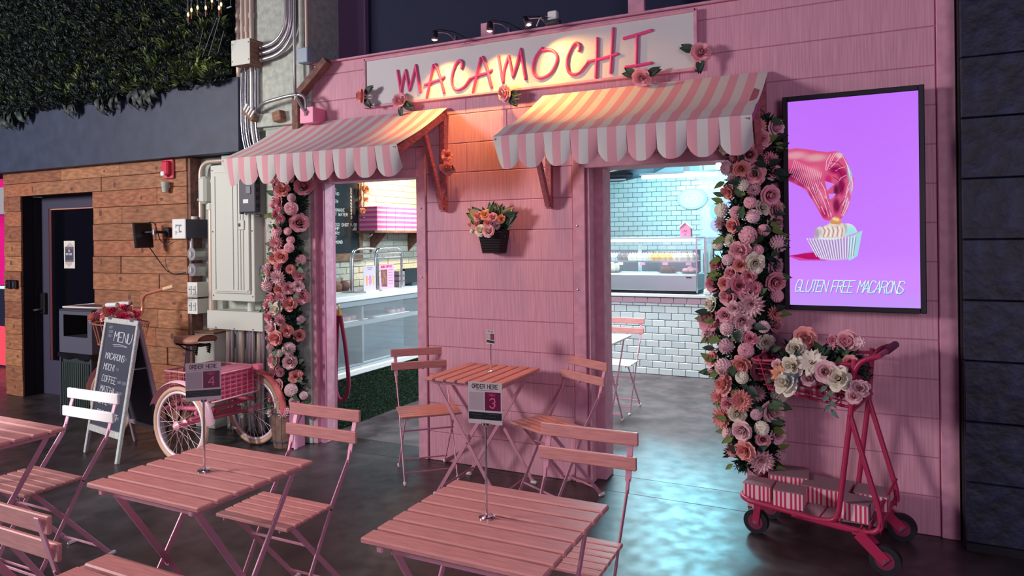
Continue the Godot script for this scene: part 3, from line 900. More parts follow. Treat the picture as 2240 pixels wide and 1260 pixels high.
# one awning: x0..x1 along the wall, dep out from the wall
func awning(called_label: String, x0: float, x1: float, yb: float, yf: float, dep: float, yv: float) -> void:
	var a := thing("awning", called_label, "awning", V(0, 0, 0), 0.0, "striped awnings")
	var n := 27
	var w := (x1 - x0) / n
	var two := [MB.new(), MB.new()]
	for i in n:
		var xa := x0 + w * i
		var f := func(u: float, t: float) -> Vector3:
			var x := xa + w * u
			var sag := 0.022 * sin(PI * t) + 0.006 * sin(x * 9.0 + 1.0) * sin(PI * t)
			return V(x, lerpf(yb, yf, t) - sag + (0.012 * exp(-pow((t - 0.78) * 14.0, 2.0)) if x0 > -2.0 else 0.0), lerpf(0.02, dep, t))
		two[i % 2].sheet(f, 1, 10)
		for lay in 1:
			pass
	var cm := ArrayMesh.new()
	two[0].add_to(cm, M.stripe_w)
	two[1].add_to(cm, M.stripe_p)
	obj("canopy", cm, null, a)
	for s in 9:
		var pair := [MB.new(), MB.new()]
		for k in 3:
			var i := s * 3 + k
			var f := func(u: float, t: float) -> Vector3:
				var q := (k + u) / 3.0
				var x := x0 + w * (i + u)
				var edge := pow(absf(q * 2.0 - 1.0), 2.6)
				var bottom := lerpf(yv, yv + 0.058, edge)
				var y := lerpf(yf, bottom, t)
				var z := dep + 0.012 * sin(q * PI) * t - 0.018 * t * t + 0.008 * sin(s * 2.1 + q * 4.0) * t
				if s == 0: z -= 0.05 * (1.0 - q) * t
				if s == 8: z -= 0.05 * q * t
				return V(x, y, z)
			pair[i % 2].sheet(f, 3, 6)
		var sm := ArrayMesh.new()
		pair[0].add_to(sm, M.stripe_w)
		pair[1].add_to(sm, M.stripe_p)
		obj("scallop", sm, null, a)
	obj("front_rail", tb([V(x0 + 0.01, yf - 0.012, dep - 0.014), V(x1 - 0.01, yf - 0.012, dep - 0.014)], 0.012), M.awningwood, a)
	obj("wall_rail", sp(V(x0 + 0.01, yb - 0.05, 0.005), V(x1 - 0.01, yb - 0.012, 0.03), 0.003), M.awningwood, a)
	for x in [x0 + 0.04, x1 - 0.03]:
		var b := MB.new()
		b.bar(V(x, yb - 0.05, 0.03), V(x, yf - 0.035, dep - 0.03), 0.035, 0.05, Vector3.RIGHT)
		obj("rafter", b, M.awningwood, a)
		obj("wall_post", sp(V(x - 0.02, 1.68, 0.012), V(x + 0.02, yb - 0.04, 0.045), 0.003), M.awningwood, a)
		var c := MB.new()
		c.bar(V(x, 1.70, 0.05), V(x, lerpf(yb, yf, 0.42) - 0.06, lerpf(0.02, dep, 0.42)), 0.03, 0.035, Vector3.RIGHT)
		obj("strut", c, M.awningwood, a)

func build_awnings() -> void:
	awning("pink and white striped scalloped awning over the narrow left opening", -3.90, -2.44, 2.375, 2.065, 0.60, 1.878)
	awning("pink and white striped scalloped awning over the wide right doorway", -1.745, -0.42, 2.385, 2.045, 0.70, 1.868)

func build_sign() -> void:
	var s := thing("shop_sign", "long white shop sign board with pink handwritten letters above the awnings", "sign", V(-1.9, 2.6, 0.0))
	obj("board", sp(V(-1.2, -0.155, 0.002), V(1.09, 0.165, 0.03), 0.002), M.signwhite, s)
	obj("frame_rail", sp(V(-1.215, 0.16, 0.0), V(1.105, 0.178, 0.04), 0.003), M.pink_trim, s)
	obj("frame_rail", sp(V(-1.215, -0.17, 0.0), V(1.105, -0.153, 0.04), 0.003), M.pink_trim, s)
	obj("frame_stile", sp(V(-1.22, -0.17, 0.0), V(-1.2, 0.178, 0.04), 0.003), M.pink_trim, s)
	obj("frame_stile", sp(V(1.09, -0.17, 0.0), V(1.11, 0.178, 0.04), 0.003), M.pink_trim, s)
	var letters := [["M", "-928,62 -913,-26 -902,-96 -890,-29 -861,58 -845,-17 -833,-83 -810,-21 -776,83 -762,-9 -744,-104"],
		["A", "-691,-147 -662,-37 -636,66|-620,68 -594,12 -576,-47 -554,-126|-704,-59 -629,-43 -571,-31 -552,-21"],
		["C", "-418,20 -410,55 -433,72 -466,46 -493,-24 -491,-80 -468,-111 -436,-118 -394,-99 -357,-59"],
		["A", "-335,-147 -306,-45 -275,68|-260,72 -229,1 -208,-79 -195,-128|-347,-54 -293,-42 -221,-31 -194,-18"],
		["M", "-143,61 -128,-39 -115,-107 -103,-22 -72,57 -56,-18 -46,-78 -18,-8 15,90 28,-9 43,-100"],
		["O", "161,75 121,33 100,-18 99,-66 130,-103 172,-105 219,-80 251,-31 259,15 231,52 195,61 166,60"],
		["C", "403,30 408,57 388,78 363,63 332,11 324,-45 336,-93 371,-111 411,-97 461,-43"],
		["H", "519,86 515,-31 508,-143|620,131 609,-11 600,-126|468,-44 554,-36 642,-22"],
		["I", "685,65 762,75 849,89|764,77 761,-17 757,-106|693,-105 764,-103 844,-99"]]
	for l in letters:
		var b := MB.new()
		for st in l[1].split("|"):
			var c := Curve3D.new()
			var p := []
			for q in st.split(" "):
				var e: PackedStringArray = q.split(",")
				p.append(V(e[0].to_float() / 1000.0, e[1].to_float() / 1000.0, 0.036))
			for i in p.size():
				var t: Vector3 = (p[mini(i + 1, p.size() - 1)] - p[maxi(i - 1, 0)]) * 0.16
				if l[0] == "M" and i in [2, 4, 6, 8]: t = Vector3.ZERO
				c.add_point(p[i], -t, t)
			c.bake_interval = 0.012
			var bp := Array(c.get_baked_points())
			b.tube(bp, 0.0096, 8)
			b.ball(V(0.0096, 0.0096, 0.0096), bp[0], 8, 5)
			b.ball(V(0.0096, 0.0096, 0.0096), bp[bp.size() - 1], 8, 5)
		obj("letter", b, M.letter, s)
	# little spot lamps on the top edge
	var where := ["left of the three over the first letters", "middle of the three before the pink bracket", "right of the three tilted sideways"]
	var xs := [-2.42, -2.02, -1.755]
	for i in 3:
		var l := thing("sign_lamp", "small black spot lamp glowing on the sign top, " + where[i], "lamp", V(xs[i], 2.815, 0.0), 0.0, "sign lamps")
		var tilt := Basis(V(0, 0, 1), 0.6 if i == 2 else 0.0) * Basis(V(1, 0, 0), -0.12)
		var hub := V(0, -0.035, 0.2)
		var can := MB.new()
		can.lathe([Vector2(0.0, 0.062), Vector2(0.016, 0.058), Vector2(0.019, 0.045), Vector2(0.021, 0.0), Vector2(0.018, 0.002)], 16, hub, tilt)
		obj("can", can, M.black, l)
		var rim := MB.new()
		rim.lathe([Vector2(0.0215, 0.012), Vector2(0.0225, 0.0), Vector2(0.018, -0.003)], 16, hub, tilt)
		obj("rim", rim, M.chrome, l)
		var bulb := MB.new()
		bulb.ball(V(0.0175, 0.008, 0.0175), hub + tilt * V(0, 0.0, 0), 12, 6)
		obj("bulb", bulb, glow(rgb(255, 244, 214), 1.3), l)
		obj("stem", tb(bend([V(0.04, -0.002, 0.0), V(0.04, 0.03, 0.1), hub + tilt * V(0.0, 0.05, 0)], 0.04), 0.004, 6), M.chrome, l)
		obj("clip", bx(V(0.012, 0.045, 0.03), V(0.04, 0.012, 0.0), 0.002), M.chrome, l)
		obj("cord", tb(bend([hub + tilt * V(0, 0.07, 0), V(0.06, 0.05, 0.04), V(0.11, 0.01, 0.0), V(0.17, -0.004, -0.03)], 0.05), 0.003, 5), M.black, l)
		var hw := hub + V(xs[i], 2.815, 0.0)
		spot("sign_lamp_light", hub + tilt * V(0, -0.012, 0), hub + tilt * V(0.0, -1.0, 0.0) + V(0.0, 0, -0.36), rgb(255, 178, 84), 0.85, 50, 0.012, l)
	var pw := thing("power_adapter", "white plug adapter box lying on the sign top right of the lamps", "adapter", V(-1.67, 2.815, 0.02))
	obj("body", bx(V(0.06, 0.055, 0.04), V(0, 0.055, 0.0), 0.005), M.white, pw)
	obj("base", bx(V(0.09, 0.028, 0.05), V(0.0, 0.014, 0.0), 0.003), M.darkgrey, pw)
	obj("cord", tb(bend([V(-0.03, 0.05, 0), V(-0.07, 0.06, 0.03), V(-0.1, -0.002, 0.03)], 0.03), 0.003, 5), M.white, pw)

func soft(im: Image, mask: Image, c: Vector2, r: Vector2, col: Color, a: float) -> void:  # an airbrushed tone inside the mask
	for y in range(maxi(0, int(c.y - r.y)), mini(im.get_height(), int(c.y + r.y) + 1)):
		for x in range(maxi(0, int(c.x - r.x)), mini(im.get_width(), int(c.x + r.x) + 1)):
			var d := ((Vector2(x, y) - c) / r).length()
			if d < 1.0 and mask.get_pixel(x, y).r > 0.5: im.set_pixel(x, y, im.get_pixel(x, y).lerp(col, a * smoothstep(1.0, 0.25, d)))

func crease(im: Image, mask: Image, p: PackedVector2Array, wd: float, col: Color) -> void:
	for i in p.size() - 1:
		var a := p[i]
		var b := p[i + 1]
		for y in range(maxi(0, int(minf(a.y, b.y) - 4)), mini(im.get_height(), int(maxf(a.y, b.y) + 5))):
			for x in range(maxi(0, int(minf(a.x, b.x) - 4)), mini(im.get_width(), int(maxf(a.x, b.x) + 5))):
				if mask.get_pixel(x, y).r < 0.5: continue
				var q := Vector2(x + 0.5, y + 0.5)
				var d := q.distance_to(Geometry2D.get_closest_point_to_segment(q, a, b))
				var f := clampf(wd + 1.0 - d, 0.0, 1.0) * col.a
				if f > 0.0: im.set_pixel(x, y, im.get_pixel(x, y).lerp(Color(col.r, col.g, col.b), f))

func pts(s: String, k: Vector2, off := Vector2.ZERO) -> PackedVector2Array:
	var o := PackedVector2Array()
	for q in s.split(" "):
		var e := q.split(",")
		o.append(Vector2(e[0].to_float(), e[1].to_float()) * k + off)
	return o

func build_screen() -> void:
	var w := 500
	var h := 889
	var im := picture(w, h, rgb(190, 110, 252))
	for y in h:
		var v := float(y) / h
		for x in w:
			var u := float(x) / w
			var c := rgb(193, 112, 252).lerp(rgb(205, 132, 255), clampf(v * 0.9 + 0.25 * absf(u - 0.5), 0, 1))
			if v > 0.74: c = c.lerp(rgb(212, 140, 255), clampf((v - 0.74) * 9.0, 0, 1) * 0.7)
			if v > 0.9: c = c.lerp(rgb(186, 160, 246), (v - 0.9) * 6.0)
			im.set_pixel(x, y, c)
	var k := Vector2(5.0, 5.11)
	for i in 12: fill_poly(im, pts("-2,132 21,%f 30,136 8,136" % (127 + i * 0.4), k), Color(0.86, 0.2, 0.55, 0.09))
	fill_poly(im, pts("1,132 12,130 21,129 27,135 15,135", k), rgb(180, 14, 96))
	var hand := pts("-1,41 6,40 13,41 22,43 31,45 36,44.5 40,45 43,47 45,50 48,57 50.5,64 52,69 52.2,74 50.5,79 49,85 48,90 46.5,95 43,100 41,101.5 38,100.5 36.5,99 34.5,101.5 32,102.5 29.5,102 27.5,100.5 24,94 21,88 17,81 14,76 10,73 6,71 -1,67", k)
	var mask := Image.create_empty(w, h, false, Image.FORMAT_RGB8)
	fill_poly(mask, hand, Color.WHITE)
	fill_poly(mask, pts("29.2,69 37,72 34.5,74 31,77.5", k), Color.BLACK)
	fill_poly(mask, pts("32,80 38,80 36,83 33,85", k), Color.BLACK)
	fill_poly(im, hand, rgb(212, 84, 128))
	fill_poly(im, pts("29.2,69 37,72 34.5,74 31,77.5", k), rgb(203, 134, 254))
	fill_poly(im, pts("32,80 38,80 36,83 33,85", k), rgb(203, 134, 254))
	# broad soft tones first, then creases of the glove
	for q in [[6, 46, 14, 5, rgb(224, 168, 178), 0.8], [22, 49, 14, 5, rgb(222, 172, 176), 0.8], [3, 63, 10, 8, rgb(128, 22, 76), 0.85], [11, 70, 7, 6, rgb(150, 26, 84), 0.7], [20, 62, 10, 9, rgb(236, 148, 172), 0.55], [38, 60, 8, 5, rgb(150, 12, 80), 0.95], [43, 64, 6, 6, rgb(160, 14, 84), 0.85], [42, 74, 4, 10, rgb(130, 10, 70), 0.95], [38, 77, 3, 7, rgb(84, 14, 52), 0.9], [38, 90, 4, 9, rgb(112, 12, 62), 0.9], [32, 68, 4, 6, rgb(196, 30, 100), 0.8], [25, 82, 6, 9, rgb(232, 132, 164), 0.6], [29, 96, 5, 6, rgb(170, 20, 86), 0.8], [34, 94, 2.5, 8, rgb(222, 96, 140), 0.7], [49, 62, 3.5, 12, rgb(158, 208, 216), 0.85], [50, 76, 3, 11, rgb(196, 176, 222), 0.8], [46, 88, 3.5, 9, rgb(214, 150, 192), 0.8], [41, 48, 5, 4, rgb(226, 196, 196), 0.9], [44, 96, 3, 5, rgb(212, 130, 178), 0.7], [18, 78, 3, 9, rgb(152, 30, 90), 0.6]]:
		soft(im, mask, Vector2(q[0], q[1]) * k, Vector2(q[2], q[3]) * k, q[4], q[5])
	for i in 17:
		var x := 0.4 + i * 1.35
		crease(im, mask, pts("%f,%f %f,%f %f,%f" % [x + 4.6, 50 + i * 0.75, x + 3.0, 56 + i * 0.95, x + 0.2, 62 + i * 1.1], k), 0.9, Color(0.97, 0.84, 0.9, 0.6))
		crease(im, mask, pts("%f,%f %f,%f" % [x + 4.2, 54 + i * 0.8, x + 1.2, 62 + i * 1.1], k), 0.8, Color(0.42, 0.05, 0.22, 0.4))
	for q in ["19,73 22,79 24,85 29,97", "22,71 26,80 29,88 32,99", "26,70 29,76 31,86 34,97", "16,74 20,82 25,92", "29,82 32,88 34,99", "34,47 31,52 30,60", "37,46 34,51 31,60", "39,46 36,50 34,55", "42,49 37,55 33,59", "45,58 41,59 38,61", "46,65 42,67 40,70", "48,76 46,81 43,90", "49,70 47,75 46,80", "47,84 45,90 42,98", "46,54 48,62 50,70", "44,50 47,57 49,64", "48,87 46,93 43,99", "50,66 51,72 50,78"]:
		crease(im, mask, pts(q, k), 1.0, Color(0.98, 0.88, 0.95, 0.7))
	for q in ["21,76 26,90", "30,84 34,96", "33,58 40,60 43,66", "36,66 41,70", "45,88 42,97", "20,80 26,93", "35,53 40,54 44,58", "40,80 43,76 45,72", "39,94 42,88 45,84"]:
		crease(im, mask, pts(q, k), 1.1, Color(0.35, 0.03, 0.2, 0.55))
	# cake in its paper case
	var cm2 := Image.create_empty(w, h, false, Image.FORMAT_RGB8)
	var mound := pts("20,117 20.5,112 22,109 24,107.5 27,107 30,106.5 33,104.5 38,104 43,105 47,105 50,106 52.5,108.5 54,112 55,119 40,122", k)
	fill_poly(cm2, mound, Color.WHITE)
	fill_poly(im, mound, rgb(212, 224, 230))
	for q in [[22, 113, 4, 7, rgb(160, 130, 140), 0.7], [49, 113, 7, 8, rgb(160, 226, 234), 0.9], [44, 109, 3, 7, rgb(140, 120, 130), 0.5], [27, 110, 3, 7, rgb(130, 96, 110), 0.5]]: soft(im, cm2, Vector2(q[0], q[1]) * k, Vector2(q[2], q[3]) * k, q[4], q[5])
	fill_poly(im, pts("25,108 31,106 33,104 43,105 45,110 44,117 27,117", k), rgb(226, 206, 196))
	for i in 9: ink(im, Array(pts("%f,%f %f,%f %f,%f" % [27 + i * 1.9, 107.0 + (i % 3), 29 + i * 1.7, 111.0, 27.5 + i * 1.8, 116.0], k)), 1.6, Color(0.98, 0.97, 0.94, 0.9) if i % 2 else Color(0.62, 0.42, 0.46, 0.8))
	fill_poly(im, pts("14,117 36,119 58,111 54,132 50,135 36,136 25,135 21,130", k), rgb(196, 168, 220))
	fill_poly(im, pts("47,118 58,111 54,132 50,135 47,136", k), rgb(164, 216, 226))
	for i in 17:
		var t := i / 16.0
		ink(im, [Vector2(lerpf(14.5, 52, t), 117.2 + 1.2 * sin(t * PI) - 1.8 * t) * k, Vector2(lerpf(22, 50, t), 132.5 + 2.5 * sin(t * PI)) * k], 1.8, Color(0.93, 0.93, 0.98, 0.9))
		ink(im, [Vector2(lerpf(15.5, 53, t), 118.4 + 1.0 * sin(t * PI) - 1.8 * t) * k, Vector2(lerpf(22.8, 50.6, t), 132 + 2.5 * sin(t * PI)) * k], 1.2, Color(0.52, 0.4, 0.62, 0.8))
	fill_poly(im, pts("33,105 34,101 37,99 40,100 42,103 41,106", k), rgb(214, 150, 96))
	ink(im, Array(pts("36,101 39,102", k)), 6.0, rgb(244, 206, 150))
	var x := 4.0
	for part in ["GLUTEN", "FREE", "MACARONS"]:
		write(im, part, Vector2(x * 5.0 + 2, 153.2 * 5.11), 50, 2.0, rgb(110, 140, 210), 0.26, 0.40, 1.06)
		x += write(im, part, Vector2(x * 5.0, 152.6 * 5.11), 50, 1.7, rgb(226, 250, 246), 0.26, 0.40, 1.06) / 5.0 + 3.4
	var s := thing("digital_screen", "upright wall screen showing a gloved hand placing a cake on purple", "screen", V(-0.0215, 1.112, 0.0))
	obj("case", sp(V(-0.318, 0.0, 0.03), V(0.318, 1.105, 0.085), 0.004), M.black, s)
	for b in [[V(-0.322, -0.004, 0.07), V(-0.296, 1.109, 0.1)], [V(0.296, -0.004, 0.07), V(0.322, 1.109, 0.1)], [V(-0.296, -0.004, 0.07), V(0.296, 0.022, 0.1)], [V(-0.296, 1.082, 0.07), V(0.296, 1.109, 0.1)]]:
		obj("bezel", sp(b[0], b[1], 0.003), M.black, s)
	var face := MB.new()
	face.quad_uv(V(-0.296, 1.082, 0.094), V(0.296, 1.082, 0.094), V(0.296, 0.022, 0.094), V(-0.296, 0.022, 0.094), V(0, 0, 1))
	obj("display", face, pic(tex(im), 0.2, 1.0), s)
	obj("wall_mount", sp(V(-0.2, 0.35, 0.0), V(0.2, 0.75, 0.03), 0.003), M.darkgrey, s)

func petal_on(b: MB, ang: float, r0: float, ln: float, wid: float, t0: float, t1: float, pointed: bool, ruffle: float, nv: int, nu := 2, z0 := 0.0) -> void:
	var rr := [r0]
	var hh := [z0]
	for i in nv:
		var t := lerpf(t0, t1, (i + 0.5) / nv)
		rr.append(rr[i] + cos(t) * ln / nv)
		hh.append(hh[i] + sin(t) * ln / nv)
	b.sheet(func(u: float, v: float) -> Vector3:
		var i := int(round(v * nv))
		var s := u * 2.0 - 1.0
		var prof := sin(PI * (0.15 + 0.85 * v)) if pointed else pow(sin(PI * (0.12 + 0.70 * v)), 0.7)
		var w := wid * prof
		var r: float = rr[i]
		var a := ang + s * clampf(w / (absf(r) + 0.12), 0.0, 1.25)
		var e := V(cos(a), sin(a), 0)
		return e * (r - 0.12 * s * s * wid * v) + V(0, 0, hh[i] + ruffle * v * sin(s * 5.0 + ang * 3.0) + (0.14 * s * s * wid if pointed else -0.1 * s * s * wid * v)), nu, nv)

func make_flowers() -> void:
	var rose := MB.new()
	var k := 0.0
	for q in [[3, 0.03, 0.5, 0.36, 1.5, 1.95, 0.12], [4, 0.11, 0.56, 0.46, 1.46, 1.78, 0.08], [5, 0.2, 0.62, 0.56, 1.38, 1.5, 0.02], [6, 0.29, 0.64, 0.64, 1.25, 1.05, -0.04], [8, 0.36, 0.66, 0.62, 1.1, 0.35, -0.1], [8, 0.42, 0.6, 0.58, 0.8, -0.1, -0.16]]:
		for i in q[0]: petal_on(rose, TAU * i / q[0] + k, q[1], q[2], q[3], q[4], q[5], false, 0.02, 3, 3, q[6])
		k += 0.7
	FL.rose = rose.mesh()
	var dah := MB.new()
	k = 0.0
	for q in [[7, 0.02, 0.34, 0.16, 1.5, 1.4], [10, 0.08, 0.54, 0.2, 1.25, 1.0], [13, 0.12, 0.72, 0.24, 0.95, 0.6], [15, 0.15, 0.82, 0.26, 0.6, 0.2], [16, 0.15, 0.84, 0.27, 0.2, -0.2]]:
		for i in q[0]: petal_on(dah, TAU * i / q[0] + k, q[1], q[2], q[3], q[4], q[5], true, 0.0, 2)
		k += 0.23
	FL.dahlia = dah.mesh()
	var pom := MB.new()
	pom.ball(V(0.72, 0.72, 0.72), V(0, 0, 0.35), 10, 6)
	for i in 78:
		var y := 1.0 - 1.55 * (i + 0.5) / 78.0
		var a := i * 2.39996
		var d := V(sqrt(1.0 - y * y) * cos(a), sqrt(1.0 - y * y) * sin(a), y)
		var s := d.cross(V(0.3, 0.2, 1.0)).normalized()
		var t := d.cross(s).normalized()
		var c := d * 0.66 + V(0, 0, 0.35)
		var p := [c - s * 0.14, c + d * 0.24 - s * 0.15 + t * 0.05, c + d * 0.32 + t * 0.12, c + d * 0.24 + s * 0.15 + t * 0.05, c + s * 0.14]
		var nn := (d + t * -0.8).normalized()
		pom.flat(p, nn)
	FL.pompom = pom.mesh()
	var peo := MB.new()
	k = 0.0
	for q in [[5, 0.03, 0.5, 0.3, 1.4, 1.8, 0.1], [7, 0.1, 0.6, 0.4, 1.3, 1.5, 0.06], [9, 0.18, 0.66, 0.42, 1.15, 1.1, 0.02], [10, 0.24, 0.7, 0.46, 0.9, 0.55, -0.04], [10, 0.28, 0.72, 0.48, 0.5, 0.0, -0.1]]:
		for i in q[0]: petal_on(peo, TAU * i / q[0] + k + 0.2 * sin(i * 3.7), q[1], q[2] * (1.0 + 0.12 * sin(i * 5.1)), q[3], q[4], q[5], false, 0.09, 3, 3, q[6])
		k += 0.5
	FL.peony = peo.mesh()
	var mag := MB.new()
	k = 0.0
	for q in [[5, 0.05, 0.35, 0.16, 1.2, 1.4], [8, 0.12, 0.8, 0.26, 0.75, 0.1], [8, 0.12, 0.92, 0.27, 0.3, -0.1]]:
		for i in q[0]: petal_on(mag, TAU * i / q[0] + k, q[1], q[2], q[3], q[4], q[5], true, 0.03, 3)
		k += 0.4
	FL.star = mag.mesh()
	var leaf := MB.new()
	leaf.sheet(func(u: float, v: float) -> Vector3:
		var s := u * 2.0 - 1.0
		return V(s * 0.25 * sin(PI * pow(v, 0.75)), v, absf(s) * 0.07 - 0.22 * v * v), 2, 4)
	FL.leaf = leaf.mesh()
	var blade := MB.new()
	blade.sheet(func(u: float, v: float) -> Vector3:
		var s := u * 2.0 - 1.0
		return V(s * 0.09 * sin(PI * (0.08 + 0.92 * v)), v - 0.35 * v * v * v, absf(s) * 0.03 + 0.5 * v - 0.7 * v * v), 2, 4)
	FL.blade = blade.mesh()
	var clump := MB.new()
	for i in 5:
		var bb := Basis(Vector3.UP, TAU * i / 5.0 + 0.4 * (i % 2)) * Basis(Vector3.RIGHT, 0.5 + 0.25 * (i % 3))
		clump.sheet(func(u: float, v: float) -> Vector3:
			var s := u * 2.0 - 1.0
			return bb * V(s * 0.16 * sin(PI * pow(v, 0.8)), v, -0.25 * v * v + absf(s) * 0.05), 2, 2)
	FL.clump = clump.mesh()

func facing(d: Vector3, spin: float) -> Basis:  # local z looks along d
	var z := d.normalized()
	var x := Vector3.UP.cross(z).normalized() if absf(z.y) < 0.95 else Vector3.RIGHT
	return Basis(x, z.cross(x), z) * Basis(V(0, 0, 1), spin)

func bloom(parent: Node, kind: String, at: Vector3, d: Vector3, r: float, m: Material) -> MeshInstance3D:
	return obj({"rose": "rose_bloom", "dahlia": "dahlia_bloom", "pompom": "pompom_bloom", "peony": "peony_bloom", "star": "star_bloom"}[kind], FL[kind], m, parent, at, facing(d, rng.randf() * TAU) * Basis.from_scale(V(r, r, r)))

func leaf(parent: Node, at: Vector3, d: Vector3, out: Vector3, l: float, m: Material, shape := "leaf") -> void:
	var y := d.normalized()
	var z := (out - y * out.dot(y)).normalized()
	obj("leaf", FL[shape], m, parent, at, Basis(y.cross(z), y, z) * Basis.from_scale(V(l, l, l)))

func many(called: String, parent: Node, shape: Mesh, m: Material, xf: Array) -> MultiMeshInstance3D:
	var mm := MultiMesh.new()
	mm.transform_format = MultiMesh.TRANSFORM_3D
	mm.mesh = shape
	mm.instance_count = xf.size()
	for i in xf.size(): mm.set_instance_transform(i, xf[i])
	var o := MultiMeshInstance3D.new()
	o.name = called
	o.multimesh = mm
	o.material_override = m
	parent.add_child(o, true)
	o.set_meta("kind", "stuff")
	return o

func garland(label: String, y0: float, y1: float, cx: Callable, hw: Callable, n: int, nl: int, yellow: float) -> void:
	var g := thing("flower_garland", label, "garland", V(cx.call(y0), 0, 0.05))
	var ox: float = cx.call(y0)
	var spine := []
	for i in 13:
		var y := lerpf(y0, y1, i / 12.0)
		spine.append(V(cx.call(y) - ox, y, 0.05))
	obj("stem_rope", tb(spine, 0.018, 6), M.leaf, g)
	var done := []
	var kinds := ["rose", "rose", "pompom", "pompom", "dahlia", "peony", "peony"]
	var mats := [M.rose, M.rose, M.coral, M.coral, M.blush, M.dusty, M.mauve, M.mauve, M.blush, M.ivory]
	var tries := 0
	while done.size() < n and tries < 6000:
		tries += 1
		var y := rng.randf_range(y0 + 0.04, y1 - 0.02)
		var s := clampf(rng.randfn(0, 0.55), -1.05, 1.05)
		var w: float = hw.call(y)
		var x: float = cx.call(y) - ox + s * w
		var r := rng.randf_range(0.038, 0.062)
		if rng.randf() < 0.18: r = rng.randf_range(0.06, 0.075)
		var z := 0.06 + 0.09 * (1.0 - s * s) + rng.randf_range(-0.025, 0.025)
		var ok := true
		for q in done:
			if Vector2(x - q.x, y - q.y).length() < (r + q.z) * 0.70:
				ok = false
				break
		if not ok: continue
		done.append(V(x, y, r))
		var kind: String = kinds[rng.randi() % 7]
		bloom(g, kind, V(x, y, z), V(s * 0.75 + rng.randf_range(-0.35, 0.35), rng.randf_range(-0.35, 0.45), 1.0), r * (0.82 if kind == "pompom" else 1.12), mats[rng.randi() % 10] if kind != "pompom" else [M.blush, M.rose, M.dusty, M.ivory][rng.randi() % 4])
	for i in nl:
		var y := rng.randf_range(y0, y1)
		var s := rng.randf_range(-1.0, 1.0)
		if i % 2: s = signf(s) * rng.randf_range(0.8, 1.15)
		var w: float = hw.call(y)
		var at := V(cx.call(y) - ox + s * w, y, 0.05 + 0.09 * maxf(0.0, 1.0 - s * s) + rng.randf_range(0.0, 0.03))
		leaf(g, at, V(s * 1.2 + rng.randf_range(-0.5, 0.5), rng.randf_range(-0.9, 0.7), 0.35), V(0, 0.3, 1), rng.randf_range(0.05, 0.09), M.leaf3 if rng.randf() < yellow * (1.6 if s < -0.7 else 0.5) else [M.leaf, M.leaf, M.leaf2, M.leaf2][rng.randi() % 4])
	var xf := []
	for i in n * 8:
		var y := rng.randf_range(y0, y1)
		var s := rng.randf_range(-0.9, 0.9)
		var w: float = hw.call(y)
		var l := rng.randf_range(0.04, 0.075)
		xf.append(Transform3D(Basis.from_euler(V(rng.randf() * 1.6, rng.randf() * TAU, rng.randf() * TAU)) * Basis.from_scale(V(l, l, l)), V(cx.call(y) - ox + s * w, y, 0.03 + 0.07 * (1.0 - s * s) * rng.randf())))
	many("foliage", g, FL.clump, M.leaf, xf)

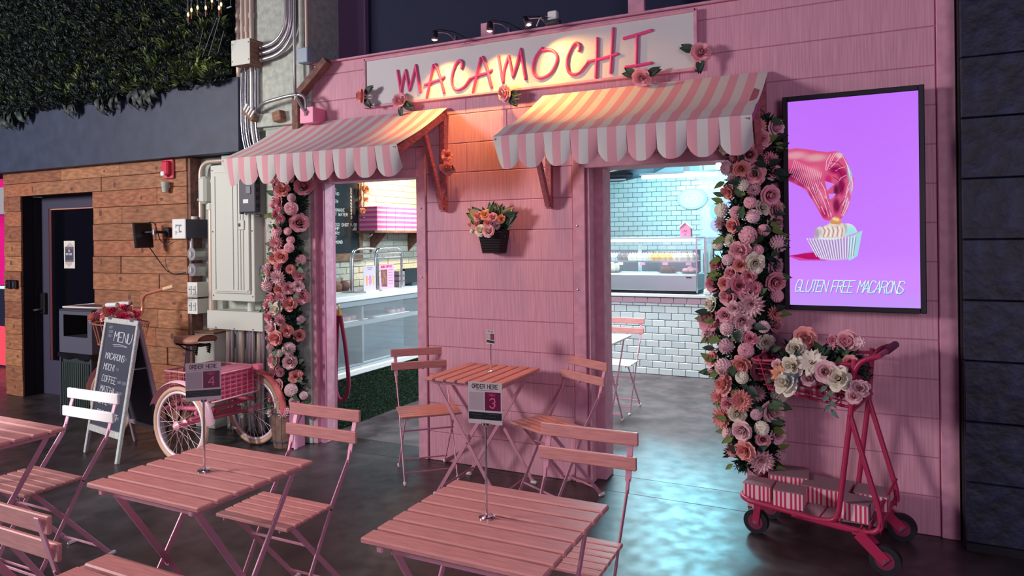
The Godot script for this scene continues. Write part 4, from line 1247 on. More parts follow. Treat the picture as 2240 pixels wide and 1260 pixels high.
func build_flowers() -> void:
	make_flowers()
	garland("pink flower garland hanging beside the narrow opening behind the tricycle", 0.20, 1.99, func(y: float) -> float: return -3.80 + 0.03 * sin(y * 4.0) + 0.03 * (y - 1.0), func(y: float) -> float: return 0.128 + 0.02 * sin(y * 7.0), 112, 70, 0.15)
	garland("tall pink flower garland framing the right doorway beside the lit screen", 0.27, 2.12, func(y: float) -> float: return -0.535 + 0.022 * sin(y * 4.2 + 0.6) + 0.10 * maxf(0.0, y - 1.78), func(y: float) -> float: return 0.138 + 0.02 * sin(y * 3.6 + 4.2), 140, 100, 0.45)
	# roses on the sign edge
	var spots := [[V(-3.105, 2.51, 0.10), M.coral, V(-0.6, 0.0, 0.8), V(1, 0.5, 0.3), V(0.9, -0.9, 0.3), "beyond the left end of the sign"], [V(-2.79, 2.445, 0.09), M.rose, V(0.1, 0.1, 1), V(0.3, -1, 0.2), V(0.9, -0.4, 0.1), "under the first letter of the sign"], [V(-1.985, 2.415, 0.09), M.rose, V(-0.5, -0.1, 1), V(1, -0.2, 0.2), V(0.8, -0.8, 0.2), "under the middle of the sign between the awnings"], [V(-1.10, 2.415, 0.10), M.rose, V(0.1, -0.3, 1), V(1, 0.3, 0.2), V(-1, 0.5, 0.2), "under the last letter above the right awning"], [V(-0.765, 2.515, 0.10), M.rose, V(0.4, 0.1, 1), V(-1, 0.5, 0.2), V(0.1, -1, 0.2), "on the right end of the sign"]]
	for q in spots:
		var s := thing("sign_rose", "single pink silk rose with dark leaves " + q[5], "flower", q[0], 0.0, "roses on the sign")
		bloom(s, "rose", V(0, 0, -0.025), q[2], 0.062, q[1])
		for i in 4:
			var d: Vector3 = q[3] if i % 2 else q[4]
			leaf(s, V(0, 0, -0.03) + d * 0.03, d + V(rng.randf_range(-0.3, 0.3), rng.randf_range(-0.4, 0.4), 0), V(0, 0, 1), 0.09, M.leaf)
		obj("pin", tb([V(0, 0, -q[0].z + 0.002), V(0, 0, 0.0)], 0.006, 6), M.leaf, s)
	# two carnations on the left awning post
	var cn := thing("carnation_pair", "two coral carnations tied to the post of the left awning", "flower", V(-2.43, 1.98, 0.06))
	bloom(cn, "peony", V(0.005, 0.07, 0.0), V(0.3, 0.1, 1), 0.045, M.coral)
	bloom(cn, "peony", V(0.01, -0.015, 0.0), V(0.3, -0.6, 1), 0.055, M.coral)
	leaf(cn, V(0.02, 0.02, 0.0), V(0.7, -1, 0.1), V(0, 0, 1), 0.06, M.leaf)
	obj("wire", tb([V(0, 0.1, -0.02), V(0.0, -0.03, -0.02)], 0.004, 5), M.leaf, cn)
	# wall basket
	var b := thing("wall_planter", "dark wicker wall basket of mixed flowers on the pink pillar", "planter", V(-2.075, 1.405, 0.0))
	var bk := MB.new()
	for s in 4:
		var a := [V(-0.062, 0, 0.02), V(0.062, 0, 0.02), V(0.062, 0, 0.11), V(-0.062, 0, 0.11)]
		var c := [V(-0.08, 0.135, 0.005), V(0.08, 0.135, 0.005), V(0.08, 0.135, 0.135), V(-0.08, 0.135, 0.135)]
		var t := (s + 1) % 4
		var out: Vector3 = (a[s] + a[t]) * 0.5 - V(0, 0, 0.065)
		bk.flat([a[s], a[t], c[t], c[s]], V(out.x, -0.1, out.z).normalized())
	bk.flat([V(-0.062, 0, 0.02), V(0.062, 0, 0.02), V(0.062, 0, 0.11), V(-0.062, 0, 0.11)], Vector3.DOWN)
	obj("basket", bk, M.basketry, b)
	for i in 9:
		var y := 0.008 + 0.0155 * i
		var w := 0.063 + 0.002 * i
		obj("cane", tb(bend([V(-w, y, 0.03), V(-w, y, 0.113 + 0.003 * i), V(w, y, 0.113 + 0.003 * i), V(w, y, 0.03)], 0.01, 2), 0.0055, 6), M.basketry, b)
	for q in [["peony", -0.09, 0.235, 0.11, 0.036, M.coral], ["peony", -0.03, 0.245, 0.13, 0.038, M.peach], ["rose", 0.03, 0.225, 0.14, 0.036, M.rose], ["peony", 0.0, 0.19, 0.15, 0.036, M.coral], ["rose", -0.105, 0.185, 0.10, 0.03, M.coral], ["rose", -0.05, 0.145, 0.15, 0.045, M.ivory], ["rose", 0.01, 0.14, 0.16, 0.046, M.blush], ["peony", 0.075, 0.215, 0.11, 0.03, M.peach], ["pompom", -0.15, 0.14, 0.08, 0.016, M.ivory], ["rose", -0.17, 0.185, 0.08, 0.02, M.peach], ["peony", 0.05, 0.175, 0.13, 0.03, M.dusty]]:
		bloom(b, q[0], V(q[1], q[2], q[3]), V(q[1] * 3.0, 0.3, 1), q[4], q[5])
	for i in 60:
		var a := rng.randf_range(-1.6, 1.6)
		leaf(b, V(sin(a) * 0.06, 0.16 + rng.randf() * 0.06, 0.05 + rng.randf() * 0.03), V(sin(a), 0.35 + cos(a) * 0.9, 0.35), V(0, 0, 1), rng.randf_range(0.09, 0.15), [M.leaf, M.leafgrey, M.leaf3, M.leaf2, M.straw][rng.randi() % 5], "leaf" if i % 2 else "blade")
	var fx := []
	for i in 60: fx.append(Transform3D(Basis.from_euler(V(rng.randf(), rng.randf() * TAU, rng.randf() * TAU)) * 0.05, V(rng.randf_range(-0.08, 0.08), rng.randf_range(0.12, 0.24), rng.randf_range(0.03, 0.1))))
	many("foliage", b, FL.clump, M.leaf, fx)
	# the planted wall
	var g := thing("green_wall", "dense dark living wall of small leaves above the slate blue fascia", "plants", V(-6.8, 2.75, 0.0))
	for k in 4:
		var xf := []
		for i in [9500, 8000, 700, 1500][k]:
			var l: float = rng.randf_range(0.036, 0.07) * [1.0, 0.95, 1.25, 0.9][k]
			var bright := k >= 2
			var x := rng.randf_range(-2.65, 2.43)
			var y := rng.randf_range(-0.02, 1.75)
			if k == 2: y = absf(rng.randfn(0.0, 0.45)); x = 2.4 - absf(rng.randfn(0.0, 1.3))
			if x < -2.65 or y > 1.75: continue
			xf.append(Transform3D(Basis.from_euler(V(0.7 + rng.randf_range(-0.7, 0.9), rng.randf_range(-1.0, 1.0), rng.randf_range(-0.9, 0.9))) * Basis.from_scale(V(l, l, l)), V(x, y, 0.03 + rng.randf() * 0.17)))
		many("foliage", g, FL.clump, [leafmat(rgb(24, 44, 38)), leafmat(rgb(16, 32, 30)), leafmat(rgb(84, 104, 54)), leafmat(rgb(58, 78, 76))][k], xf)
	M.fern = leafmat(rgb(30, 50, 42))
	M.fernd = leafmat(rgb(20, 38, 34))
	var tufts := [[-7.32, 0.3], [-7.16, 0.34], [-7.0, 0.2], [-6.3, 0.24], [-5.85, 0.32], [-5.72, 0.26], [-5.40, 0.32], [-5.30, 0.28], [-4.82, 0.2], [-4.66, 0.22], [-4.52, 0.18]]
	for i in tufts.size():
		var fc := holder("fern_clump", g)
		for j in 14:
			var a := rng.randf_range(-0.7, 0.7)
			leaf(fc, V(tufts[i][0] + 6.8 + rng.randf_range(-0.05, 0.05), 0.06 + rng.randf_range(-0.02, 0.06), 0.1), V(sin(a), -cos(a) if i < 8 else 0.6 * cos(a) - 0.3, 0.35), V(0, 0.4, 1), tufts[i][1] * rng.randf_range(0.7, 1.15), [M.fernd, M.fern, M.fernd][rng.randi() % 3] if i < 8 else M.leaf3, "blade")
	# flowers in the trolley and in the tricycle's front basket
	var c := thing("flower_bouquet", "ivory and pink flower bouquet filling the red trolley basket", "flowers", V(0.14, 0, 0.33), -0.2)
	for q in [["rose", 1745, 752, 0.08, 0.055, M.coral], ["rose", 1832, 754, 0.06, 0.05, M.rose], ["star", 1780, 792, 0.2, 0.068, M.ivory], ["peony", 1732, 772, 0.12, 0.045, M.ivory], ["peony", 1738, 804, 0.2, 0.05, M.ivory], ["star", 1712, 824, 0.2, 0.05, M.peach], ["peony", 1728, 842, 0.22, 0.058, M.ivory], ["rose", 1812, 806, 0.22, 0.052, M.blush], ["peony", 1838, 818, 0.22, 0.058, M.ivory], ["rose", 1850, 792, 0.14, 0.036, M.coral], ["rose", 1772, 828, 0.2, 0.036, M.dusty], ["peony", 1882, 832, 0.24, 0.042, M.dusty], ["rose", 1872, 848, 0.25, 0.034, M.blush], ["star", 1860, 752, 0.08, 0.028, M.blush], ["peony", 1800, 758, 0.04, 0.03, M.mauve], ["peony", 1703, 808, 0.18, 0.03, M.blush]]:
		var u := V(-0.293 + (q[1] - 1780) / 480.0 - (q[3] - 0.2) * 0.1, 0.908 - (q[2] - 790) / 485.0 + (q[3] - 0.2) * -0.12, q[3] + 0.03)
		bloom(c, q[0], u, V(rng.randf_range(-0.3, 0.3), rng.randf_range(0.0, 0.5), 1), q[4] * 1.12, q[5])
	for i in 26: leaf(c, V(rng.randf_range(-0.42, -0.12), rng.randf_range(0.84, 0.98), rng.randf_range(0.02, 0.2)), V(rng.randf_range(-1, 1), rng.randf_range(-0.7, 0.8), 0.5), V(0, 0.4, 1), rng.randf_range(0.05, 0.09), [M.leaf, M.leaf2, M.leafgrey][rng.randi() % 3])
	for i in 8: leaf(c, V(-0.24 + 0.004 * i, 0.85 - 0.022 * i, 0.22), V(0.7 if i % 2 else -0.7, -0.8, 0.3), V(0, 0, 1), 0.045, M.leafgrey)
	var cx := []
	for i in 120: cx.append(Transform3D(Basis.from_euler(V(rng.randf(), rng.randf() * TAU, rng.randf() * TAU)) * 0.06, V(rng.randf_range(-0.45, -0.1), rng.randf_range(0.8, 0.95), rng.randf_range(-0.02, 0.17))))
	many("foliage", c, FL.clump, M.leaf, cx)
	var f := thing("flower_cluster", "heap of magenta and coral flowers in the tricycle front basket", "flowers", V(-5.12, 0.88, 0.5))
	for i in 26:
		var a := rng.randf_range(-1, 1)
		var y := 0.10 * sqrt(1.0 - a * a) * rng.randf_range(0.5, 1.1)
		bloom(f, ["rose", "peony", "dahlia"][i % 3], V(a * 0.24, y, rng.randf_range(-0.1, 0.12)), V(a, 0.7, 0.9), rng.randf_range(0.035, 0.055), [M.deep, M.deep, M.coral, M.rose][rng.randi() % 4] if a > -0.4 else [M.coral, M.rose][i % 2])
	for i in 14: leaf(f, V(rng.randf_range(-0.22, 0.22), rng.randf_range(0.02, 0.1), rng.randf_range(-0.08, 0.1)), V(rng.randf_range(-1, 1), rng.randf_range(0.0, 1.0), 0.3), V(0, 0.3, 1), 0.06, M.straw if i % 2 else M.leaf, "blade")

func make_table() -> Node3D:  # slats along x, origin on the floor under the middle
	var t := thing("bistro_table", "x", "table", Vector3.ZERO, 0.0, "folding bistro tables")
	for i in 7: obj("slat", bx(V(0.535, 0.017, 0.06), V(0, 0.692, -0.219 + 0.073 * i), 0.004), M.slat, t)
	for s in [-1, 1]:
		obj("rail", bx(V(0.02, 0.022, 0.47), V(0.215 * s, 0.672, 0), 0.003), M.pinksteel, t)
		var x: float = 0.205 * s
		for k in [1, -1]:
			var xx: float = x - 0.012 * k * s
			var b := MB.new()
			b.bar(V(xx, 0.675, 0.205 * k), V(xx, 0.012, -0.215 * k), 0.022, 0.007, V(0, 0, 1))
			obj("leg", b, M.pinksteel, t)
			obj("foot", bx(V(0.018, 0.018, 0.04), V(xx, 0.009, -0.22 * k), 0.004), M.glassfoot, t)
		obj("pivot", tb([V(x - 0.022 * s, 0.34, 0), V(x + 0.022 * s, 0.34, 0)], 0.007, 8), M.pinksteel, t)
	for k in [1, -1]:
		obj("stretcher", bx(V(0.40, 0.012, 0.005), V(0, 0.05, 0.19 * k), 0.001), M.pinksteel, t)
		obj("stretcher", bx(V(0.40, 0.012, 0.005), V(0, 0.655, 0.2 * k), 0.001), M.pinksteel, t)
	return t

func make_chair() -> Node3D:  # looks towards +z
	var c := thing("bistro_chair", "x", "chair", Vector3.ZERO, 0.0, "folding bistro chairs")
	for i in 6: obj("seat_slat", bx(V(0.375, 0.014, 0.036), V(0, 0.425 - 0.001 * i, -0.105 + 0.043 * i), 0.003), M.slat, c)
	var lean := Basis(Vector3.RIGHT, -0.26)
	for y in [0.748, 0.664]: obj("back_slat", bx(V(0.392, 0.05, 0.014), V(0, y, -0.295 + (0.748 - y) * 0.30), 0.003), M.slat, c, Vector3.ZERO, Basis.IDENTITY)
	for s in [-1, 1]:
		var x: float = 0.165 * s
		var b := MB.new()
		b.bar(V(x, 0.77, -0.312), V(x, 0.60, -0.262), 0.022, 0.006, Vector3.RIGHT)
		b.bar(V(x, 0.61, -0.265), V(x, 0.56, -0.248), 0.012, 0.012, Vector3.RIGHT)
		b.bar(V(x, 0.57, -0.252), V(x, 0.40, -0.135), 0.006, 0.022, Vector3.RIGHT)
		b.bar(V(x, 0.405, -0.14), V(x, 0.012, 0.08), 0.006, 0.02, Vector3.RIGHT)
		obj("leg", b, M.pinksteel, c)
		var d := MB.new()
		d.bar(V(x - 0.012 * s, 0.41, 0.075), V(x - 0.012 * s, 0.012, -0.27), 0.006, 0.02, Vector3.RIGHT)
		obj("leg", d, M.pinksteel, c)
		obj("foot", bx(V(0.016, 0.018, 0.042), V(x, 0.009, 0.088), 0.004), M.glassfoot, c)
		obj("foot", bx(V(0.016, 0.018, 0.042), V(x - 0.012 * s, 0.009, -0.278), 0.004), M.glassfoot, c)
		obj("seat_rail", bx(V(0.006, 0.016, 0.25), V(x - 0.02 * s, 0.411, 0.0), 0.001), M.pinksteel, c)
	for q in [V(0, 0.055, -0.235), V(0, 0.06, 0.052), V(0, 0.30, -0.02)]: obj("stretcher", bx(V(0.33, 0.01, 0.006), q, 0.001), M.pinksteel, c)
	return c

func table_card(n: String) -> ImageTexture:
	var im := picture(150, 172, rgb(204, 194, 190))
	write(im, "ORDER HERE", Vector2(18, 9), 17, 1.3, rgb(46, 26, 42), 0.0, 0.52, 1.36)
	ink(im, [Vector2(34, 33), Vector2(116, 33)], 0.9, rgb(126, 104, 116))
	fill_poly(im, PackedVector2Array([Vector2(74, 40), Vector2(144, 40), Vector2(144, 116), Vector2(74, 116)]), rgb(108, 16, 64))
	fill_poly(im, PackedVector2Array([Vector2(4, 42), Vector2(69, 42), Vector2(69, 116), Vector2(4, 116)]), rgb(176, 164, 168))
	write(im, "TABLE", Vector2(92, 47), 8, 0.8, rgb(226, 60, 130), 0.0, 0.6, 1.25)
	write(im, n, Vector2(96, 66), 38, 2.0, rgb(238, 120, 160))
	fill_poly(im, PackedVector2Array([Vector2(2, 124), Vector2(148, 124), Vector2(148, 154), Vector2(2, 154)]), rgb(22, 24, 36))
	ink(im, [Vector2(14, 134), Vector2(62, 134)], 0.8, rgb(84, 88, 110))
	ink(im, [Vector2(90, 130), Vector2(136, 130)], 0.8, rgb(84, 88, 110))
	ink(im, [Vector2(28, 146), Vector2(58, 146)], 0.8, rgb(84, 88, 110))
	ink(im, [Vector2(76, 142), Vector2(122, 142)], 0.8, rgb(84, 88, 110))
	return tex(im)

func table_sign(n: String, at: Vector3, turn: float, tall: float, w: float, label: String) -> void:
	var s := thing("table_sign", label, "sign", at, turn, "numbered table signs")
	var b := MB.new()
	b.lathe([Vector2(0.0, 0.0), Vector2(0.024, 0.0), Vector2(0.024, 0.004), Vector2(0.02, 0.007), Vector2(0.004, 0.009), Vector2(0.0, 0.009)], 24)
	obj("base", b, M.chrome, s)
	obj("rod", tb([V(0, 0.008, 0), V(0, tall, 0)], 0.0036, 10), M.chrome, s)
	var clip := MB.new()
	clip.lathe([Vector2(0.004, -0.012), Vector2(0.011, -0.006), Vector2(0.012, 0.0)], 14, V(0, tall, 0))
	obj("clip", clip, M.chrome, s)
	var h := w * 1.15
	var c := Basis(V(1, 0, 0), -0.04)
	var cd := obj("card", bx(V(w, h, 0.002), V(0, tall + h * 0.5 - 0.004, 0), 0.0005), mat(rgb(204, 194, 190), 0.5), s)
	var f := MB.new()
	f.quad_uv(V(-w / 2, tall + h - 0.004, 0.0014), V(w / 2, tall + h - 0.004, 0.0014), V(w / 2, tall - 0.004, 0.0014), V(-w / 2, tall - 0.004, 0.0014), V(0, 0, 1))
	obj("print", f, pic(table_card(n), 0.45), cd)

func build_tables() -> void:
	var t := make_table()
	t.position = V(-0.94, 0, 2.27)
	t.set_meta("label", "pink slatted bistro table in front carrying sign number 3")
	dup(t, V(-2.05, 0, 2.31), 0.0, "pink slatted bistro table carrying sign number 4, before the tricycle")
	dup(t, V(-3.365, 0, 2.40), 0.0, "pink slatted bistro table cut by the left edge, near the brightly lit chair")
	dup(t, V(-1.475, 0, 3.12), 0.0, "pink slatted bistro table nearest the camera, only its corner at the bottom")
	dup(t, V(-2.005, 0, 0.355), PI / 2, "orange lit bistro table against the pink pillar carrying sign number 1")
	var ti := dup(t, V(-1.925, 0, -1.28), 0.0, "pale bistro table inside the shop before the tiled counter")
	for c in ti.get_children():
		if c.name.begins_with("slat"): c.material_override = M.slatwhite
	var c := make_chair()
	c.position = V(-0.93, 0, 1.79)
	c.set_meta("label", "dusky pink bistro chair behind the foremost table, overlapping the pink pillar")
	dup(c, V(-2.10, 0, 1.935), 0.0, "pale pink bistro chair behind the middle table, right of the tricycle")
	var cw := dup(c, V(-3.385, 0, 2.14), 0.0, "bistro chair with back coloured pale for bright light, before the chalkboard menu")
	dup(c, V(-2.135, 0, 2.60), PI, "pink bistro chair at bottom left seen from behind, cut by the edge")
	dup(c, V(-2.43, 0, 0.31), 0.75, "bistro chair left of the table at the pink pillar")
	dup(c, V(-1.61, 0, 0.33), -0.5, "bistro chair right of the table at the pink pillar")
	var ci := dup(c, V(-1.895, 0, -1.77), 0.0, "pink bistro chair inside the shop against the tiled counter")
	for k in ci.get_children():
		if k.name.begins_with("seat_slat"): k.material_override = M.slatwhite
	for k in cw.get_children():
		if k.name.begins_with("back_slat"): k.material_override = mat(rgb(226, 214, 214), 0.45)  # pink slats turned near white: strong light put into their colour
	var c2 := dup(c, V(-1.97, 0, -0.78), PI, "bistro chair just inside the doorway, mostly hidden by the pink post")
	for k in c2.get_children():
		if k.name.begins_with("seat_slat"): k.material_override = M.slatwhite
	table_sign("3", V(-0.96, 0.7005, 2.26), 0.12, 0.272, 0.104, "table sign reading three on a thin chrome rod, foremost table")
	table_sign("4", V(-2.05, 0.7005, 2.31), 0.75, 0.25, 0.115, "table sign reading four on a tall chrome rod before the tricycle")
	table_sign("1", V(-1.985, 0.7005, 0.30), -0.4, 0.165, 0.075, "small distant table sign reading one against the pink pillar")

func build_cart() -> void:
	var c := thing("trolley", "dark red two-tier shopping trolley on casters by the pink wall", "trolley", V(0.14, 0, 0.33), -0.2)
	# platform loop, then the two A-shaped side frames
	var y := 0.19
	obj("platform_rail", tb(bend([V(-0.10, 0.16, 0.2), V(-0.66, y, 0.2), V(-0.66, y + 0.015, -0.2), V(-0.06, 0.17, -0.2)], 0.09, 6), 0.0125, 10), M.cart, c)
	for z in [0.2, -0.2]:
		obj("side_frame", tb(bend([V(-0.38, 0.165, z), V(-0.22, 0.175, z), V(-0.195, 0.2, z), V(-0.135, 0.70, z), V(-0.12, 0.93, z)], 0.05, 5), 0.0125, 10), M.cart, c)
		obj("side_frame", tb(bend([V(-0.14, 0.68, z), V(-0.015, 0.235, z), V(-0.02, 0.165, z), V(-0.14, 0.155, z), V(-0.4, 0.168, z)], 0.06, 6), 0.0125, 10), M.cart, c)
	for x in [-0.55, -0.46, -0.37, -0.28, -0.19, -0.10]: obj("cross_wire", tb([V(x, 0.178, -0.2), V(x, 0.178, 0.2)], 0.004, 6), M.cart, c)
	obj("cross_tube", tb([V(-0.035, 0.18, -0.2), V(-0.035, 0.18, 0.2)], 0.009, 8), M.cart, c)
	obj("cross_tube", tb([V(-0.02, 0.30, -0.2), V(-0.07, 0.17, 0.18)], 0.007, 8), M.cart, c)
	# basket of rods
	var rim := bend([V(-0.12, 0.91, 0.2), V(-0.60, 0.88, 0.17), V(-0.60, 0.88, -0.17), V(-0.12, 0.91, -0.2)], 0.04, 3)
	obj("basket_rim", tb(rim, 0.008, 8), M.cart, c)
	obj("basket_base", tb(bend([V(-0.13, 0.71, 0.19), V(-0.52, 0.745, 0.16), V(-0.52, 0.745, -0.16), V(-0.13, 0.71, -0.19)], 0.04, 3), 0.007, 8), M.cart, c)
	for z in [0.19, -0.19]:
		for i in 5: obj("side_wire", tb([V(-0.125, 0.735 + 0.036 * i, z), V(-0.54 - 0.012 * i, 0.765 + 0.025 * i, z * 0.86)], 0.0032, 6), M.cart, c)
		for i in 6: obj("upright_wire", tb([V(-0.18 - 0.065 * i, 0.715 + 0.006 * i, z), V(-0.18 - 0.075 * i, 0.905, z * 1.0)], 0.0032, 6), M.cart, c)
	for i in 7: obj("floor_wire", tb([V(-0.15 - 0.055 * i, 0.715 + 0.005 * i, -0.18), V(-0.15 - 0.055 * i, 0.715 + 0.005 * i, 0.18)], 0.0032, 6), M.cart, c)
	obj("end_panel", sp(V(-0.128, 0.712, -0.19), V(-0.12, 0.90, 0.19), 0.003), M.cart, c)
	obj("end_bar", tb([V(-0.124, 0.705, -0.2), V(-0.124, 0.705, 0.2)], 0.008, 8), M.cart, c)
	for z in [0.12, 0.0, -0.12]: obj("end_rib", bx(V(0.008, 0.17, 0.02), V(-0.116, 0.80, z), 0.002), M.cart, c)
	for z in [0.2, -0.2]: obj("handle_arm", tb(bend([V(-0.125, 0.86, z), V(-0.10, 0.93, z), V(-0.02, 0.955, z)], 0.05, 5), 0.012, 10), M.cart, c)
	obj("handle", tb([V(-0.02, 0.955, 0.21), V(-0.02, 0.955, -0.21)], 0.012, 10), M.cart, c)
	obj("grip", tb([V(-0.02, 0.955, 0.01), V(-0.02, 0.955, -0.215)], 0.018, 12), mat(rgb(110, 40, 70), 0.6), c)
	# casters
	for q in [[V(0.0, 0.065, 0.215), true], [V(0.0, 0.065, -0.215), true], [V(-0.60, 0.06, 0.11), false], [V(-0.60, 0.06, -0.12), false]]:
		var h: Vector3 = q[0]
		var w := obj("caster", tb([h + V(0, 0, -0.016), h + V(0, 0, 0.016)], h.y, 24), M.rubber, c)
		obj("hub", tb([h + V(0, 0, -0.018), h + V(0, 0, 0.018)], h.y * 0.62, 20), mat(rgb(120, 40, 72), 0.5), w)
		obj("axle", tb([h + V(0, 0, -0.026), h + V(0, 0, 0.026)], 0.008, 8), M.steel, w)
		for s in [-1, 1]:
			var b := MB.new()
			if q[1]: b.bar(h + V(0.008, -0.006, 0.022 * s), h + V(-0.105, 0.095, 0.022 * s), 0.05, 0.004, V(0.6, 0.7, 0))
			else: b.bar(h + V(0, -0.01, 0.022 * s), h + V(0.02, 0.125, 0.022 * s), 0.034, 0.004, V(1, 0, 0))
			obj("fork", b, M.cart, c)
		obj("fork_bridge", bx(V(0.06, 0.008, 0.05), h + (V(-0.10, 0.092, 0) if q[1] else V(0.02, 0.122, 0)), 0.002), M.cart, c)
	# plaid cloth and a grey mug in the basket
	var im := picture(64, 64, rgb(222, 186, 192))
	for i in 64:
		for j in 64:
			var k := (1 if (i / 8) % 2 else 0) + (1 if (j / 8) % 2 else 0)
			im.set_pixel(i, j, [rgb(224, 196, 198), rgb(196, 92, 116), rgb(164, 34, 72)][k])
	var pm := pic(tex(im), 0.85)
	pm.uv1_triplanar = true
	pm.texture_repeat = true
	pm.uv1_scale = V(9, 9, 9)
	var cl := thing("plaid_cloth", "red and white plaid cloth lining the trolley basket", "cloth", V(0.14, 0, 0.33), -0.2)
	var cb := MB.new()
	cb.sheet(func(u: float, v: float) -> Vector3: return V(lerpf(-0.48, -0.2, u), 0.735 + 0.11 * v, 0.172 + 0.006 * sin(u * 22.0) + 0.006 * v), 24, 4)
	cb.sheet(func(u: float, v: float) -> Vector3: return V(lerpf(-0.48, -0.2, u), 0.735 + 0.008 * sin(u * 20.0 + v * 7.0), 0.172 - 0.3 * v), 16, 6)
	obj("fold", cb, pm, cl)
	var mg := thing("metal_pail", "small grey metal pail hanging on the trolley basket side", "pail", Transform3D(Basis(Vector3.UP, -0.2), V(0.14, 0, 0.33)) * V(-0.385, 0.765, 0.23), -0.2)
	var mb := MB.new()
	mb.lathe([Vector2(0, 0), Vector2(0.032, 0), Vector2(0.04, 0.085), Vector2(0.042, 0.088), Vector2(0.037, 0.085), Vector2(0.03, 0.004)], 20)
	obj("bowl", mb, mat(rgb(128, 138, 150), 0.4, 0.5), mg)
	obj("hook", tb(bend([V(0, 0.085, -0.04), V(0, 0.115, -0.045), V(0, 0.115, -0.06)], 0.01, 3), 0.004, 6), M.steel, mg)
	# striped gift boxes on the platform
	var st := picture(64, 16, rgb(232, 196, 200))
	for i in 64:
		for j in 16: st.set_pixel(i, j, rgb(206, 44, 92) if (i / 5) % 2 else rgb(236, 204, 206))
	var stm := tex(st)
	var spots := [[V(-0.585, 0, 0.10), V(0.13, 0.078, 0.12), 0.15, "small striped cake box at the front left corner of the trolley"], [V(-0.43, 0, 0.125), V(0.135, 0.082, 0.12), 0.25, "small striped cake box in the middle of the trolley front edge"], [V(-0.50, 0, -0.10), V(0.19, 0.09, 0.17), 0.5, "large striped cake box at the back left of the trolley"], [V(-0.30, 0, -0.055), V(0.21, 0.082, 0.19), 0.1, "wide striped cake box in the centre of the trolley"], [V(-0.14, 0, 0.10), V(0.13, 0.084, 0.13), -0.05, "small striped cake box at the trolley right end"], [V(-0.11, 0, -0.10), V(0.15, 0.075, 0.15), 0.2, "plain topped cake box behind the right trolley frame"]]
	for q in spots:
		var at: Vector3 = Transform3D(Basis(Vector3.UP, -0.2), V(0.14, 0.183, 0.33)) * q[0]
		var b := thing("cake_box", q[3], "box", at, -0.2 + q[2] * 0.5, "striped cake boxes on the trolley")
		var d: Vector3 = q[1]
		var sm := pic(stm, 0.7)
		sm.texture_repeat = true
		sm.uv1_triplanar = true
		sm.uv1_scale = V(8, 8, 8)
		obj("carton", sp(V(-d.x / 2, 0, -d.z / 2), V(d.x / 2, d.y - 0.004, d.z / 2), 0.002), sm, b)
		obj("lid", sp(V(-d.x / 2 - 0.002, d.y - 0.004, -d.z / 2 - 0.002), V(d.x / 2 + 0.002, d.y, d.z / 2 + 0.002), 0.001), M.boxtop, b)

func wheel(parent: Node, at: Vector3, r: float, turn := 0.0) -> void:
	var w := holder("wheel", parent)
	w.position = at
	w.rotation.y = turn
	obj("tyre", tb(arc(Vector3.ZERO, V(r - 0.017, 0, 0), V(0, r - 0.017, 0), 0, TAU, 40).slice(0, 40), 0.017, 8, true), M.tyre, w)
	obj("rim", tb(arc(Vector3.ZERO, V(r - 0.042, 0, 0), V(0, r - 0.042, 0), 0, TAU, 40).slice(0, 40), 0.0115, 8, true), mat(rgb(236, 206, 212), 0.3, 0.3), w)
	var h := MB.new()
	h.lathe([Vector2(0, -0.05), Vector2(0.014, -0.045), Vector2(0.03, -0.035), Vector2(0.03, -0.03), Vector2(0.014, -0.02), Vector2(0.014, 0.02), Vector2(0.03, 0.03), Vector2(0.03, 0.035), Vector2(0.014, 0.05), Vector2(0, 0.055)], 16, Vector3.ZERO, Basis(Vector3.RIGHT, PI / 2))
	obj("hub", h, M.bikepink, w)
	for i in 32:
		var a := TAU * i / 32.0
		var s := 1.0 if i % 2 else -1.0
		var b := a + (0.55 if (i / 2) % 2 else -0.55)
		obj("spoke", tb([V(cos(b) * 0.026, sin(b) * 0.026, 0.032 * s), V(cos(a) * (r - 0.045), sin(a) * (r - 0.045), 0.0)], 0.0016, 4), mat(rgb(214, 176, 186), 0.3, 0.6) if i == 0 else M.spoke, w)

func fender(parent: Node, at: Vector3, r: float, a0: float, a1: float, m: Material) -> void:
	var b := MB.new()
	b.sheet(func(u: float, v: float) -> Vector3:
		var a := lerpf(a0, a1, v)
		var s := u * 2.0 - 1.0
		var q := r + 0.012 - 0.014 * s * s
		return at + V(cos(a) * q, sin(a) * q, s * 0.032), 4, 18)
	obj("fender", b, m, parent)

